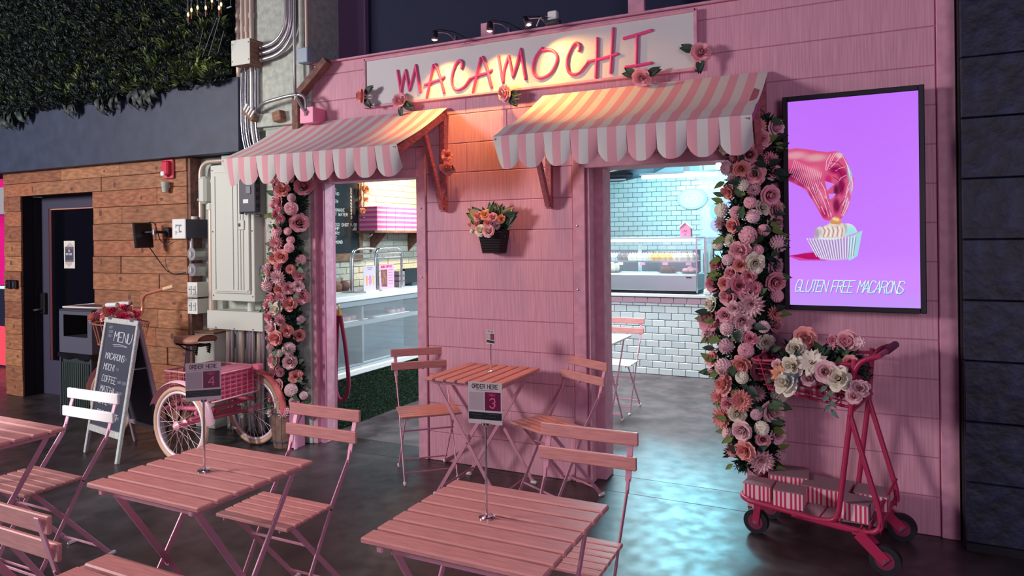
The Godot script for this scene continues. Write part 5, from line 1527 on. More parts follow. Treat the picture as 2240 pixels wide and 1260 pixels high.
func build_tricycle() -> void:
	M.carton = mat(rgb(206, 70, 118), 0.6)
	M.spoke = mat(rgb(214, 176, 186), 0.3, 0.6)
	M.fender_light = mat(rgb(230, 172, 186), 0.35)
	M.fender_light.cull_mode = BaseMaterial3D.CULL_DISABLED
	var t := thing("tricycle", "pink cargo tricycle with saddle and rear basket before the garland", "tricycle", V(-4.06, 0, 0.5))
	var r := 0.262
	wheel(t, V(-0.06, r, 0.27), r, 0.0)
	wheel(t, V(0.05, r, -0.27), r, 0.0)
	wheel(t, V(-1.18, r, 0.0), r, 0.0)
	fender(t, V(-0.06, r, 0.27), r + 0.03, 0.1, 2.75, M.fender_light)
	fender(t, V(0.05, r, -0.27), r + 0.03, 0.0, 2.5, mat(rgb(226, 112, 112), 0.4))
	fender(t, V(-1.18, r, 0.0), r + 0.03, 0.4, 3.0, M.fender_light)
	obj("axle", tb([V(-0.05, r, 0.3), V(0.04, r, -0.3)], 0.012, 8), M.bikered, t)
	# frame
	var fr := [[V(-0.05, r + 0.02, 0.2), V(-0.02, r + 0.02, -0.2)], [V(0, 0.33, 0.2), V(0, 0.33, -0.24)], [V(-0.02, 0.3, 0.0), V(-0.42, 0.27, 0.0)], [V(-0.42, 0.27, 0.0), V(-0.32, 0.62, 0.0)], [V(-0.42, 0.27, 0.0), V(-0.7, 0.30, 0.0), V(-1.0, 0.62, 0.0)], [V(-0.02, 0.36, 0.1), V(-0.36, 0.48, 0.0)], [V(-0.02, 0.36, -0.1), V(-0.36, 0.48, 0.0)], [V(-0.34, 0.33, 0.16), V(0.12, 0.36, 0.16)], [V(-0.34, 0.33, -0.2), V(0.12, 0.36, -0.2)]]
	for q in fr: obj("frame_tube", tb(bend(q, 0.15, 6) if q.size() > 2 else q, 0.0155, 10), M.bikered, t)
	obj("head_tube", tb([V(-0.99, 0.56, 0), V(-1.03, 0.78, 0)], 0.02, 12), M.bikepink, t)
	for s in [-1, 1]: obj("fork_blade", tb(bend([V(-1.0, 0.6, 0.03 * s), V(-1.06, 0.5, 0.05 * s), V(-1.18, r, 0.05 * s)], 0.06), 0.011, 8), M.bikepink, t)
	obj("stem", tb([V(-1.03, 0.78, 0), V(-1.05, 0.90, 0)], 0.013, 10), M.chrome, t)
	var hb := obj("handlebar", tb(bend([V(-0.66, 1.06, 0.30), V(-0.84, 1.05, 0.29), V(-0.90, 1.0, 0.24), V(-0.98, 0.92, 0.12), V(-1.05, 0.90, 0.0), V(-1.12, 0.90, -0.14), V(-1.15, 0.91, -0.25), V(-1.15, 1.075, -0.25), V(-0.79, 1.15, -0.26)], 0.07, 6), 0.0135, 10), M.copper, t)
	obj("grip", tb([V(-0.66, 1.06, 0.30), V(-0.78, 1.053, 0.295)], 0.017, 10), M.white, hb)
	obj("grip", tb([V(-0.79, 1.15, -0.26), V(-0.90, 1.127, -0.257)], 0.017, 10), mat(rgb(232, 190, 150), 0.6), hb)
	# saddle
	obj("seat_post", tb([V(-0.345, 0.5, 0.0), V(-0.31, 0.75, 0.0)], 0.015, 10), M.grey, t)
	var sd := MB.new()
	sd.sheet(func(u: float, v: float) -> Vector3:
		var x := lerpf(-0.45, -0.11, v)
		var w := lerpf(0.035, 0.105, smoothstep(0.1, 0.85, v)) * sqrt(maxf(0.0, 1.0 - pow(maxf(0.0, (v - 0.85) / 0.15), 2.0) * 0.35)) * sqrt(clampf(v * 9.0 + 0.12, 0, 1))
		var a := lerpf(-0.6, PI + 0.6, u)
		return V(x, 0.775 + 0.025 * v + 0.035 * sin(a), cos(a) * w), 14, 14)
	var sm: StandardMaterial3D = M.leather
	sm.cull_mode = BaseMaterial3D.CULL_DISABLED
	var so := obj("saddle", sd, sm, t)
	obj("saddle_pan", sp(V(-0.40, 0.752, -0.04), V(-0.13, 0.765, 0.04), 0.004), M.black, so)
	for z in [0.055, -0.055]:
		var sg := []
		for i in 40: sg.append(V(-0.165 + cos(i * 0.8) * 0.017 * (1.0 - i / 70.0), 0.765 - i * 0.0018, z + sin(i * 0.8) * 0.017 * (1.0 - i / 70.0)))
		obj("spring", tb(sg, 0.005, 5), M.black, so)
	obj("spring_rail", tb(bend([V(-0.40, 0.76, 0.02), V(-0.31, 0.72, 0.02), V(-0.165, 0.72, 0.05)], 0.04), 0.005, 6), M.black, so)
	# cranks, chain ring and pedals
	obj("chain_ring", tb(arc(V(-0.42, 0.27, 0.045), V(0.08, 0, 0), V(0, 0.08, 0), 0, TAU, 24).slice(0, 24), 0.007, 6, true), M.black, t)
	obj("chain_guard", tb([V(-0.43, 0.345, 0.05), V(-0.03, 0.315, 0.05)], 0.01, 8), M.bikered, t)
	obj("chain", tb([V(-0.42, 0.19, 0.045), V(-0.03, 0.235, 0.045)], 0.006, 6), M.black, t)
	for s in [-1, 1]:
		obj("crank", tb([V(-0.42, 0.27, 0.06 * s), V(-0.42 - 0.04 * s, 0.27 - 0.14 * s, 0.07 * s)], 0.009, 8), M.chrome, t)
		obj("pedal", bx(V(0.09, 0.02, 0.07), V(-0.42 - 0.04 * s, 0.27 - 0.14 * s, 0.115 * s), 0.004), M.black, t)
	# rear wire basket between the wheels
	var b := holder("rear_basket", t)
	var lo := V(-0.30, 0.42, -0.2)
	var hi := V(0.17, 0.60, 0.2)
	for y in [lo.y, hi.y]: obj("hoop", tb([V(lo.x, y, lo.z), V(hi.x, y, lo.z), V(hi.x, y, hi.z), V(lo.x, y, hi.z)], 0.0065, 6, true), M.bikepink, b)
	for i in 5:
		var y := lo.y + 0.03 * (i + 1)
		obj("wire", tb([V(lo.x, y, lo.z), V(hi.x, y, lo.z), V(hi.x, y, hi.z), V(lo.x, y, hi.z)], 0.0028, 5, true), M.bikered, b)
	for i in 11:
		var x := lerpf(lo.x, hi.x, i / 10.0)
		for z in [lo.z, hi.z]: obj("wire", tb([V(x, lo.y, z), V(x, hi.y, z)], 0.0028, 5), M.bikered, b)
		obj("wire", tb([V(x, lo.y, lo.z), V(x, lo.y, hi.z)], 0.0028, 5), M.bikered, b)
	for i in 7:
		var z := lerpf(lo.z, hi.z, (i + 1) / 8.0)
		for x in [lo.x, hi.x]: obj("wire", tb([V(x, lo.y, z), V(x, hi.y, z)], 0.0028, 5), M.bikered, b)
	obj("tail_block", bx(V(0.07, 0.045, 0.05), V(0.2, 0.60, -0.17), 0.008), M.bikered, t)
	obj("brake_cable", tb(bend([V(0.12, 0.50, -0.2), V(-0.1, 0.40, -0.12), V(-0.2, 0.33, 0.0)], 0.08), 0.004, 5), M.black, t)
	# front wire basket
	var fb := holder("front_basket", t)
	for y in [0.72, 0.88]: obj("hoop", tb(arc(V(-1.06, y, 0), V(0.25 - (0.88 - y) * 0.3, 0, 0), V(0, 0, 0.16 - (0.88 - y) * 0.2), 0, TAU, 24).slice(0, 24), 0.006, 6, true), M.copper, fb)
	for i in 20:
		var a := TAU * i / 20.0
		obj("wire", tb([V(-1.06 + cos(a) * 0.2, 0.72, sin(a) * 0.13), V(-1.06 + cos(a) * 0.25, 0.88, sin(a) * 0.16)], 0.0026, 5), M.copper, fb)
	# stacked pink cartons riding in the rear basket
	var order := ["bottom", "second from the bottom", "third from the bottom", "third from the top", "second from the top", "top"]
	for i in 6:
		var cs := thing("carton", "flat hot pink carton in the tricycle rear basket, " + order[i] + " of the stack", "box", V(-4.06, 0.424 + 0.031 * i, 0.5), 0.0, "cartons in the tricycle basket")
		obj("box_body", sp(V(-0.02, 0.001, -0.175), V(0.155, 0.024, 0.175), 0.002), M.carton, cs)
		obj("lid", sp(V(-0.022, 0.02, -0.177), V(0.157, 0.03, 0.177), 0.002), M.bikered, cs)

func build_board() -> void:
	var im := picture(300, 800, rgb(62, 66, 84))
	for i in 240: ink(im, [Vector2(rng.randf() * 300, rng.randf() * 800), Vector2(rng.randf() * 300, rng.randf() * 800)], 9.0, Color(0.40, 0.41, 0.48, 0.018))
	var ch := rgb(222, 224, 230)
	write(im, "MENU:", Vector2(92, 62), 74, 2.6, ch, 0.06, 0.5, 1.22, 0.05)
	ink(im, [Vector2(92, 166), Vector2(160, 158), Vector2(232, 168)], 2.6, Color(0.75, 0.74, 0.8, 0.9))
	ink(im, [Vector2(104, 178), Vector2(170, 170), Vector2(230, 174)], 2.2, Color(0.75, 0.74, 0.8, 0.8))
	for k in 3: write(im, ["HOT", "ICED", "TEA"][k], Vector2(28, 24 + 34 * k), 18, 1.2, Color(0.7, 0.72, 0.78, 0.8), 0.1, 0.5, 1.3)
	var rows := [["MACARONS", 232, "(GF)"], ["MOCHI", 318, "(V)"], ["COFFEE", 410, "(HOT-ICED)"], ["MATCHA", 490, "(MILKY)"], ["CAFE", 580, "(AU LAIT)"], ["CROISSANT", 676, "(HAM)"]]
	for q in rows:
		var w := write(im, q[0], Vector2(34, q[1]), 48, 2.0, ch, 0.08, 0.42, 1.2, 0.04)
		write(im, q[2], Vector2(minf(44 + w, 210), q[1] + 22), 20, 1.1, Color(0.75, 0.76, 0.8, 0.75), 0.05, 0.42, 1.2)
	var b := thing("menu_board", "white framed chalkboard A-frame menu standing before the tricycle", "sign", V(-4.72, 0, 0.77), -0.17)
	var lean := Basis(Vector3.RIGHT, -0.165)
	var f := holder("front_frame", b)
	f.position = V(0, 0, 0.15)
	f.basis = lean
	var white := mat(rgb(220, 222, 218), 0.6, 0, "plaster", V(3, 3, 3), 0.1)
	for s in [-1, 1]: obj("stile", sp(V(0.235 * s - 0.014, 0, -0.012), V(0.235 * s + 0.014, 0.965, 0.012), 0.003), white, f)
	obj("top_rail", sp(V(-0.249, 0.93, -0.012), V(0.249, 0.968, 0.014), 0.003), white, f)
	obj("bottom_rail", sp(V(-0.221, 0.16, -0.012), V(0.221, 0.205, 0.012), 0.003), white, f)
	var ck := obj("chalkboard", sp(V(-0.221, 0.205, -0.009), V(0.221, 0.93, -0.001), 0.001), M.darkgrey, f)
	var pr := MB.new()
	pr.quad_uv(V(-0.221, 0.93, 0.0), V(0.221, 0.93, 0.0), V(0.221, 0.205, 0.0), V(-0.221, 0.205, 0.0), V(0, 0, 1))
	obj("chalk_writing", pr, pic(tex(im), 0.55), ck)
	var k := holder("rear_frame", b)
	k.position = V(0, 0, -0.2)
	k.basis = Basis(Vector3.RIGHT, 0.205)
	for s in [-1, 1]: obj("stile", sp(V(0.235 * s - 0.014, 0, -0.012), V(0.235 * s + 0.014, 0.965, 0.012), 0.003), mat(rgb(150, 130, 140), 0.6), k)
	obj("panel", sp(V(-0.221, 0.18, -0.008), V(0.221, 0.95, 0.0), 0.001), mat(rgb(56, 54, 66), 0.6), k)
	obj("bottom_rail", sp(V(-0.221, 0.15, -0.012), V(0.221, 0.18, 0.012), 0.003), mat(rgb(150, 140, 150), 0.6), k)
	for s in [-1, 1]: obj("hinge", bx(V(0.05, 0.025, 0.03), V(0.16 * s, 0.955, -0.005), 0.003), M.steel, b)
	obj("stay", tb([V(0.225, 0.62, 0.03), V(0.225, 0.62, -0.06)], 0.006, 6), M.grey, b)

func build_left() -> void:
	# litter bin with trays on top
	var b := thing("litter_bin", "dark square litter bin with hooded opening beside the plank wall door", "bin", V(-6.03, 0, 0.10))
	obj("body", sp(V(-0.22, 0.0, -0.16), V(0.22, 0.52, 0.18), 0.01), mat(rgb(46, 58, 58), 0.5), b)
	for i in 13: obj("slat", sp(V(-0.19 + 0.029 * i, 0.05, 0.18), V(-0.173 + 0.029 * i, 0.47, 0.192), 0.003), mat(rgb(60, 74, 72), 0.5) if i == 0 else M.binslat, b)
	for x in [-0.22, 0.2]: obj("corner_post", sp(V(x, 0.0, 0.17), V(x + 0.022, 0.52, 0.196), 0.003), M.darkgrey, b)
	var hm := mat(rgb(86, 88, 104), 0.45)
	var hb := CSGCombiner3D.new()
	hb.name = "hood"
	b.add_child(hb)
	var o := CSGBox3D.new()
	o.size = V(0.45, 0.36, 0.36)
	o.position = V(0, 0.735, 0.01)
	o.material = hm
	hb.add_child(o)
	var inn := CSGBox3D.new()
	inn.size = V(0.33, 0.19, 0.3)
	inn.position = V(0.0, 0.79, 0.08)
	inn.operation = CSGShape3D.OPERATION_SUBTRACTION
	inn.material = M.blackmat
	hb.add_child(inn)
	var sd := CSGBox3D.new()
	sd.size = V(0.3, 0.16, 0.12)
	sd.position = V(0.15, 0.80, -0.03)
	sd.operation = CSGShape3D.OPERATION_SUBTRACTION
	sd.material = M.blackmat
	hb.add_child(sd)
	obj("hood_top", sp(V(-0.225, 0.915, -0.17), V(0.225, 0.93, 0.19), 0.004), M.darkgrey, b)
	var bag := MB.new()
	bag.sheet(func(u: float, v: float) -> Vector3:
		var a := TAU * u
		return V(clampf(cos(a) * 0.34, -0.23, 0.23), 0.555 - 0.045 * v + 0.01 * sin(a * 9.0) * v, 0.01 + clampf(sin(a) * 0.34, -0.18, 0.192 + 0.006 * sin(u * 40.0) * v)), 60, 4)
	var bm := mat(rgb(20, 20, 28), 0.25)
	bm.cull_mode = BaseMaterial3D.CULL_DISABLED
	obj("bin_liner", bag, bm, b)
	var tr := thing("serving_tray", "flat dark tray with pale edge left on top of the litter bin", "tray", V(-5.98, 0.931, 0.1), 0.1)
	obj("tray_base", sp(V(-0.23, 0, -0.16), V(0.23, 0.012, 0.17), 0.004), mat(rgb(96, 66, 70), 0.4), tr)
	obj("tray_lip", tb([V(-0.23, 0.018, -0.16), V(0.23, 0.018, -0.16), V(0.23, 0.018, 0.17), V(-0.23, 0.018, 0.17)], 0.008, 6, true), M.white, tr)
	var np := thing("napkin_pack", "small white napkin pack at the back of the bin tray", "napkins", V(-5.78, 0.957, 0.0), 0.3)
	obj("pack", bx(V(0.13, 0.028, 0.09), V(0, 0.014, 0), 0.005), M.white, np)
	obj("band", bx(V(0.014, 0.03, 0.092), V(-0.05, 0.014, 0), 0.002), M.copper, np)
	# notice on the door
	var im := picture(96, 152, rgb(226, 224, 214))
	for i in 10:
		ink(im, [Vector2(18 + i * 7, 38), Vector2(30 + i * 5, 10 + 3 * absf(i - 5))], 1.2, rgb(150, 116, 116))
		ink(im, [Vector2(18 + i * 6, 116 + 0 * i), Vector2(14 + i * 6, 142 - 3 * absf(i - 5))], 1.2, rgb(150, 116, 116))
	fill_poly(im, PackedVector2Array([Vector2(9, 32), Vector2(87, 32), Vector2(87, 116), Vector2(9, 116)]), rgb(116, 102, 116))
	fill_poly(im, PackedVector2Array([Vector2(14, 44), Vector2(80, 44), Vector2(80, 106), Vector2(14, 106)]), rgb(70, 72, 92))
	write(im, "NO", Vector2(39, 50), 10, 1.1, rgb(220, 220, 226), 0, 0.6, 1.3)
	write(im, "ADMITTANCE", Vector2(17, 68), 10, 1.0, rgb(220, 220, 226), 0, 0.42, 1.36)
	var n := thing("door_notice", "white printed notice stuck on the dark door glass", "notice", V(-6.93, 1.39, -0.219))
	obj("sheet", bx(V(0.17, 0.27, 0.0015), Vector3.ZERO, 0.0003), M.white, n)
	var nf := MB.new()
	nf.quad_uv(V(-0.085, 0.135, 0.001), V(0.085, 0.135, 0.001), V(0.085, -0.135, 0.001), V(-0.085, -0.135, 0.001), V(0, 0, 1))
	obj("print", nf, pic(tex(im), 0.6), n)
	for i in 2:
		var r := thing("card_reader", ["black card reader with a tiny red light on the plank post", "black blank switch plate right of the card reader on the plank post"][i], "reader", V(-7.515 + 0.105 * i, 1.105, 0.006))
		obj("body", bx(V(0.07, 0.085, 0.03), V(0, 0, 0.015), 0.008), M.black, r)
		if i == 0: obj("indicator_light", bx(V(0.008, 0.008, 0.003), V(-0.01, 0.01, 0.031), 0.001), glow(rgb(255, 40, 60), 1.0), r)
		else: obj("button", bx(V(0.02, 0.06, 0.006), V(0.0, 0, 0.032), 0.002), M.darkgrey, r)
	# alarm, cup shaped sounder, tablet on an arm
	var a := thing("fire_alarm", "red fire alarm strobe at the top right of the plank wall", "alarm", V(-5.18, 2.10, 0.006))
	obj("backplate", bx(V(0.12, 0.16, 0.02), V(0, 0.015, 0.01), 0.006), mat(rgb(226, 88, 108), 0.5), a)
	obj("housing", bx(V(0.08, 0.12, 0.045), V(0.005, 0.02, 0.04), 0.012), mat(rgb(206, 34, 70), 0.4), a)
	obj("strobe_lens", bx(V(0.045, 0.04, 0.02), V(-0.008, -0.028, 0.062), 0.006), M.white, a)
	var cp := thing("wall_sounder", "small cream tapered sounder under the red fire alarm", "sounder", V(-5.195, 1.92, 0.04))
	var cm := MB.new()
	cm.lathe([Vector2(0.0, 0.0), Vector2(0.024, 0.0), Vector2(0.034, 0.085), Vector2(0.03, 0.085), Vector2(0.0, 0.07)], 16)
	obj("cup", cm, M.cream, cp)
	obj("bracket", bx(V(0.03, 0.03, 0.04), V(0, 0.05, -0.018), 0.004), M.white, cp)
	var tp := thing("tablet_arm", "thin black tablet seen edge-on on a wall arm with hanging cable", "tablet", V(-5.20, 1.585, 0.0))
	obj("mount", bx(V(0.06, 0.08, 0.03), V(0, 0, 0.02), 0.005), M.black, tp)
	obj("arm", tb(bend([V(0, 0, 0.03), V(-0.02, 0, 0.14), V(-0.10, 0.0, 0.16)], 0.04), 0.012, 8), M.black, tp)
	obj("joint", tb([V(-0.02, -0.02, 0.135), V(-0.02, 0.02, 0.135)], 0.016, 10), M.chrome, tp)
	obj("panel", bx(V(0.025, 0.21, 0.17), V(-0.12, -0.01, 0.16), 0.008), M.black, tp, Vector3.ZERO, Basis(V(0, 0, 1), 0.13))
	obj("cable", tb(bend([V(-0.115, 0.08, 0.12), V(-0.06, 0.1, 0.1), V(-0.03, -0.1, 0.06), V(0.04, -0.08, 0.02)], 0.06), 0.004, 5), M.black, tp)
	obj("cable", tb(bend([V(-0.10, -0.12, 0.12), V(-0.06, -0.28, 0.03), V(0.02, -0.36, 0.01), V(0.20, -0.34, 0.01)], 0.08), 0.004, 5), M.black, tp)
	# barrel and crate under the left garland
	var br := thing("wooden_barrel", "small weathered wooden barrel at the foot of the left garland", "barrel", V(-3.775, 0, 0.16))
	var prof := [Vector2(0.0, 0.0), Vector2(0.09, 0.0), Vector2(0.115, 0.08), Vector2(0.118, 0.15), Vector2(0.112, 0.22), Vector2(0.095, 0.30), Vector2(0.0, 0.29)]
	for i in 12:
		var st := MB.new()
		st.sheet(func(u: float, v: float) -> Vector3:
			var an := TAU * (i + 0.03 + 0.94 * u) / 12.0
			var rr := 0.08 + 0.02 * sin(PI * v)
			return V(cos(an) * rr, 0.3 * v, sin(an) * rr), 2, 6)
		obj("stave", st, M.timber, br)
	var core := MB.new()
	core.lathe([Vector2(0, 0.002), Vector2(0.074, 0.002), Vector2(0.092, 0.15), Vector2(0.076, 0.285), Vector2(0, 0.285)], 24)
	obj("core", core, M.joint, br)
	for y in [0.05, 0.25]: obj("hoop", tb(arc(V(0, y, 0), V(0.0945, 0, 0), V(0, 0, 0.0945), 0, TAU, 24).slice(0, 24), 0.006, 6, true), M.darkgrey, br)
	var cr := thing("plant_crate", "narrow mauve wooden crate between barrel and pink door post", "crate", V(-3.685, 0, 0.15))
	for i in 3: obj("slat", sp(V(-0.05, 0.09 * i + 0.005, 0.045), V(0.05, 0.09 * i + 0.085, 0.055), 0.003), M.pink_dark, cr)
	obj("crate_core", sp(V(-0.045, 0.0, -0.05), V(0.045, 0.27, 0.044), 0.003), M.pink_dark, cr)
	for x in [-0.05, 0.05]: obj("post", sp(V(x - 0.008, 0, 0.04), V(x + 0.008, 0.28, 0.065), 0.002), M.pink_trim, cr)
	# velvet rope hanging by the opening
	var rp := thing("velvet_rope", "crimson velvet rope looped down from a brass hook at the left opening", "rope", V(-3.545, 0.985, -0.2))
	var rope := []
	for i in 33:
		var t := i / 32.0
		var an := PI * t
		var w := 0.012 + 0.058 * sin(an) * (0.35 + 0.65 * sin(an * 0.5 + 0.8))
		var yy := -0.06 - 0.63 * pow(sin(an), 0.55)
		rope.append(V(-0.012 + (-w * cos(an) * 1.0) * (0.5 + 0.5 * sin(an)) + 0.0 + (0.02 * sin(an)), yy, 0.02))
	var rp2 := [V(-0.014, -0.06, 0.02), V(-0.022, -0.2, 0.02), V(-0.035, -0.4, 0.02), V(-0.042, -0.58, 0.02), V(-0.03, -0.67, 0.02), V(0.01, -0.705, 0.02), V(0.055, -0.675, 0.02), V(0.078, -0.6, 0.02), V(0.078, -0.5, 0.02), V(0.055, -0.3, 0.02), V(0.026, -0.14, 0.02), V(0.01, -0.06, 0.02)]
	var cv := Curve3D.new()
	for i in rp2.size():
		var t: Vector3 = (rp2[mini(i + 1, 11)] - rp2[maxi(i - 1, 0)]) * 0.17
		cv.add_point(rp2[i], -t, t)
	cv.bake_interval = 0.02
	obj("cord", tb(Array(cv.get_baked_points()), 0.0155, 10), M.velvet, rp)
	for x in [-0.013, 0.01]: obj("end_cap", tb([V(x, -0.075, 0.02), V(x * 0.4, -0.015, 0.02)], 0.013, 10), M.brass, rp)
	obj("hook", tb(bend([V(0, -0.03, 0.02), V(0, 0.02, 0.03), V(-0.02, 0.025, -0.01), V(-0.145, 0.0, -0.065)], 0.015, 3), 0.005, 6), M.brass, rp)

func build_counter() -> void:
	# glass fronted counter with turf skirt, left inside
	var c := thing("glass_counter", "glass fronted display counter with dark turf skirt inside the left opening", "counter", V(-3.69, 0, -0.26))
	obj("plinth", sp(V(-0.62, 0, -2.4), V(-0.012, 0.39, 0), 0.003), M.darkgrey, c)
	var xf := []
	for i in 9000:
		var l := rng.randf_range(0.018, 0.03)
		xf.append(Transform3D(Basis(V(0, 0, 1), -PI / 2 + rng.randf_range(-0.6, 0.6)) * Basis.from_euler(V(rng.randf_range(-0.6, 0.6), rng.randf() * TAU, 0)) * Basis.from_scale(V(l, l, l)), V(-0.012, rng.randf_range(0.0, 0.38), -rng.randf_range(0.0, 1.75))))
	many("turf", c, FL.clump, M.turf, xf)
	obj("light_rail", sp(V(-0.1, 0.39, -2.4), V(0.005, 0.44, 0.0), 0.008), M.white, c)
	obj("glass_front", sp(V(-0.012, 0.44, -2.4), V(-0.006, 1.0, -0.005), 0.001), M.clear, c)
	obj("counter_top", sp(V(-0.64, 1.0, -2.4), V(0.01, 1.045, 0.01), 0.006), M.white, c)
	obj("top_rail", sp(V(-0.03, 0.955, -2.4), V(-0.001, 1.0, 0.0), 0.003), M.stainless, c)
	obj("back_panel", sp(V(-0.62, 0.44, -2.4), V(-0.6, 1.0, 0), 0.002), mat(rgb(150, 158, 172), 0.25, 0.3), c)
	obj("deck", sp(V(-0.6, 0.44, -2.4), V(-0.1, 0.46, 0), 0.002), M.stainless, c)
	obj("shelf", sp(V(-0.55, 0.80, -1.3), V(-0.06, 0.815, -0.02), 0.002), M.stainless, c)
	obj("shelf_edge", sp(V(-0.06, 0.785, -1.3), V(-0.045, 0.825, -0.02), 0.002), M.chrome, c)
	for z in [-0.45, -1.4]: obj("divider", sp(V(-0.3, 0.46, z - 0.012), V(-0.05, 1.0, z + 0.012), 0.002), M.stainless, c)
	var fr := mat(rgb(176, 186, 204), 0.5)
	for q in [[-0.45, 0.46, 0.92], [-1.0, 0.46, 0.88]]: obj("price_panel", sp(V(-0.58, 0.9, q[0] - 0.3), V(-0.57, 0.985, q[0] + 0.2), 0.001), M.white, c)
	for i in 2:
		var p := thing("pastry_tray", ["pale pink pastry tray on the counter shelf nearest the opening", "narrow pale pink tray at the far end of the counter shelf"][i], "tray", V(-3.93, 0.816, -0.30 - 0.62 * i - 0.26))
		obj("tray", sp(V(-0.16, 0, -0.26), V(0.16, 0.012, 0.26), 0.003), M.white, p)
		for j in (12 if i == 0 else 5):
			var mc := MB.new()
			mc.lathe([Vector2(0, 0.0), Vector2(0.03, 0.003), Vector2(0.035, 0.014), Vector2(0.031, 0.018), Vector2(0.035, 0.022), Vector2(0.03, 0.034), Vector2(0, 0.04)], 12)
			obj("macaron", mc, M.blush if j % 3 else M.rose, p, V(0.1 - 0.09 * (j % 2), 0.012, -0.21 + 0.08 * (j / 2)))
	for i in 2:
		var p := thing("drink_carrier", ["white card near the front of the counter floor", "white card standing behind the first on the counter floor"][i], "card", V(-4.05 - 0.16 * i, 0.46, -0.28 - 0.14 * i))
		obj("sheet", sp(V(-0.01, 0, -0.12), V(0.0, 0.30 - 0.06 * i, 0.12), 0.002), M.white, p)
		obj("stand", tb([V(0.005, 0.0, -0.06), V(0.06, 0.0, -0.06), V(0.06, 0.01, 0.06), V(0.005, 0.01, 0.06)], 0.004, 5), M.chrome, p)
	# on the counter
	var rk := thing("display_rack", "chrome tube rack of rounded hoops standing on the counter", "rack", V(-3.95, 1.045, -0.84))
	for q in [[0.0, 0.0, -0.36], [0.08, -0.22, -0.62], [-0.1, -0.1, -0.46]]: obj("hoop_frame", tb(bend([V(q[0], 0, q[1]), V(q[0], 0.375, q[1]), V(q[0], 0.375, q[2]), V(q[0], 0, q[2])], 0.09, 6), 0.011, 10), M.chrome, rk)
	for y in [0.29, 0.33]: obj("cross_bar", tb([V(0.0, y, 0.0), V(0.08, y, -0.6)], 0.006, 8), M.chrome, rk)
	for i in 2:
		var im := picture(90, 150, rgb(236, 170, 204) if i else rgb(206, 190, 206))
		if i:
			write(im, "BUBBLE WAFFLES", Vector2(6, 6), 12, 1.2, rgb(200, 30, 80), 0.15, 0.34, 1.25)
			fill_poly(im, PackedVector2Array([Vector2(4, 30), Vector2(46, 30), Vector2(46, 138), Vector2(10, 134)]), rgb(112, 66, 60))
			for k in 40: ink(im, [Vector2(rng.randf_range(8, 44), rng.randf_range(34, 130)), Vector2(rng.randf_range(8, 44), rng.randf_range(34, 130))].map(func(v): return v), 1.5, Color(0.75, 0.5, 0.4, 0.35))
			for k in 6: ink(im, [Vector2(54, 34 + k * 17), Vector2(82, 34 + k * 17)], 1.3, rgb(150, 70, 110))
		else:
			ink(im, [Vector2(28, 12), Vector2(64, 12)], 2.0, rgb(150, 90, 130))
			ink(im, [Vector2(32, 22), Vector2(58, 22)], 1.5, rgb(150, 90, 130))
			for k in 3: fill_poly(im, PackedVector2Array([Vector2(16 + k * 24, 60), Vector2(30 + k * 24, 60), Vector2(27 + k * 24, 120), Vector2(19 + k * 24, 120)]), [rgb(226, 150, 90), rgb(200, 120, 160), rgb(232, 170, 96)][k])
			ink(im, [Vector2(36, 80), Vector2(52, 76), Vector2(56, 100), Vector2(40, 104)], 5.0, Color(0.86, 0.5, 0.66, 0.8))
		var s := thing("menu_stand", ["clear stand with a grey drinks leaflet on the counter", "clear stand with a pink dessert leaflet on the counter"][i], "leaflet", V(-3.79, 1.045, -0.88 - 0.25 * i), 0.0)
		var wd := 0.17 + 0.04 * i
		obj("acrylic", sp(V(-0.012, 0, -wd / 2 - 0.005), V(-0.006, 0.235, wd / 2 + 0.005), 0.001), M.clear, s)
		obj("foot", sp(V(-0.06, 0, -wd / 2 - 0.005), V(0.025, 0.014, wd / 2 + 0.005), 0.002), M.white, s)
		var f := MB.new()
		f.quad_uv(V(-0.005, 0.23, wd / 2), V(-0.005, 0.23, -wd / 2), V(-0.005, 0.015, -wd / 2), V(-0.005, 0.015, wd / 2), V(1, 0, 0))
		obj("leaflet", f, pic(tex(im), 0.5), s)
	var ps := thing("pastry_basket", "brown loaf shaped pastries in a clear box on the counter by the opening", "pastries", V(-4.05, 1.045, -0.72))
	obj("box_back", sp(V(-0.1, 0, -0.22), V(-0.09, 0.12, 0.1), 0.002), mat(rgb(170, 150, 146), 0.5), ps)
	for i in 3:
		var l := MB.new()
		l.ball(V(0.05, 0.055, 0.055), V(-0.02, 0.045, 0.05 - 0.1 * i), 12, 7)
		obj("pastry", l, M.tan if i % 2 else M.timber, ps)
	obj("box_base", sp(V(-0.1, 0, -0.22), V(0.06, 0.008, 0.1), 0.002), M.white, ps)
	var po := thing("till_terminal", "black till screen at the far end of the counter", "till", V(-3.95, 1.045, -1.74))
	obj("terminal", sp(V(-0.02, 0.02, -0.14), V(0.02, 0.17, 0.14), 0.005), M.black, po)
	obj("stand", sp(V(-0.06, 0, -0.06), V(0.05, 0.03, 0.06), 0.004), M.darkgrey, po)
	var cu := thing("paper_box", "brown banded paper box between rack and till on the counter", "box", V(-3.96, 1.045, -1.52))
	obj("carton", sp(V(-0.05, 0, -0.05), V(0.05, 0.15, 0.05), 0.003), mat(rgb(160, 134, 140), 0.6), cu)
	for y in [0.05, 0.1]: obj("band", sp(V(-0.052, y, -0.052), V(0.052, y + 0.015, 0.052), 0.001), mat(rgb(104, 80, 92), 0.6), cu)
	# letter board menu on the brick wall
	var im2 := picture(260, 420, rgb(22, 22, 34))
	var wt := rgb(236, 232, 220)
	var rows := [["AFFOGATO", 40], ["CAPPUCCINO", 62], ["COLD BREW", 106], ["LEMONADE", 156], ["HOT WATER", 182], ["ESPRESSO SHOT", 242], ["SYRUP PUMP", 266], ["LUXURY", 292], ["OAT", 318], ["ALMOND", 344]]
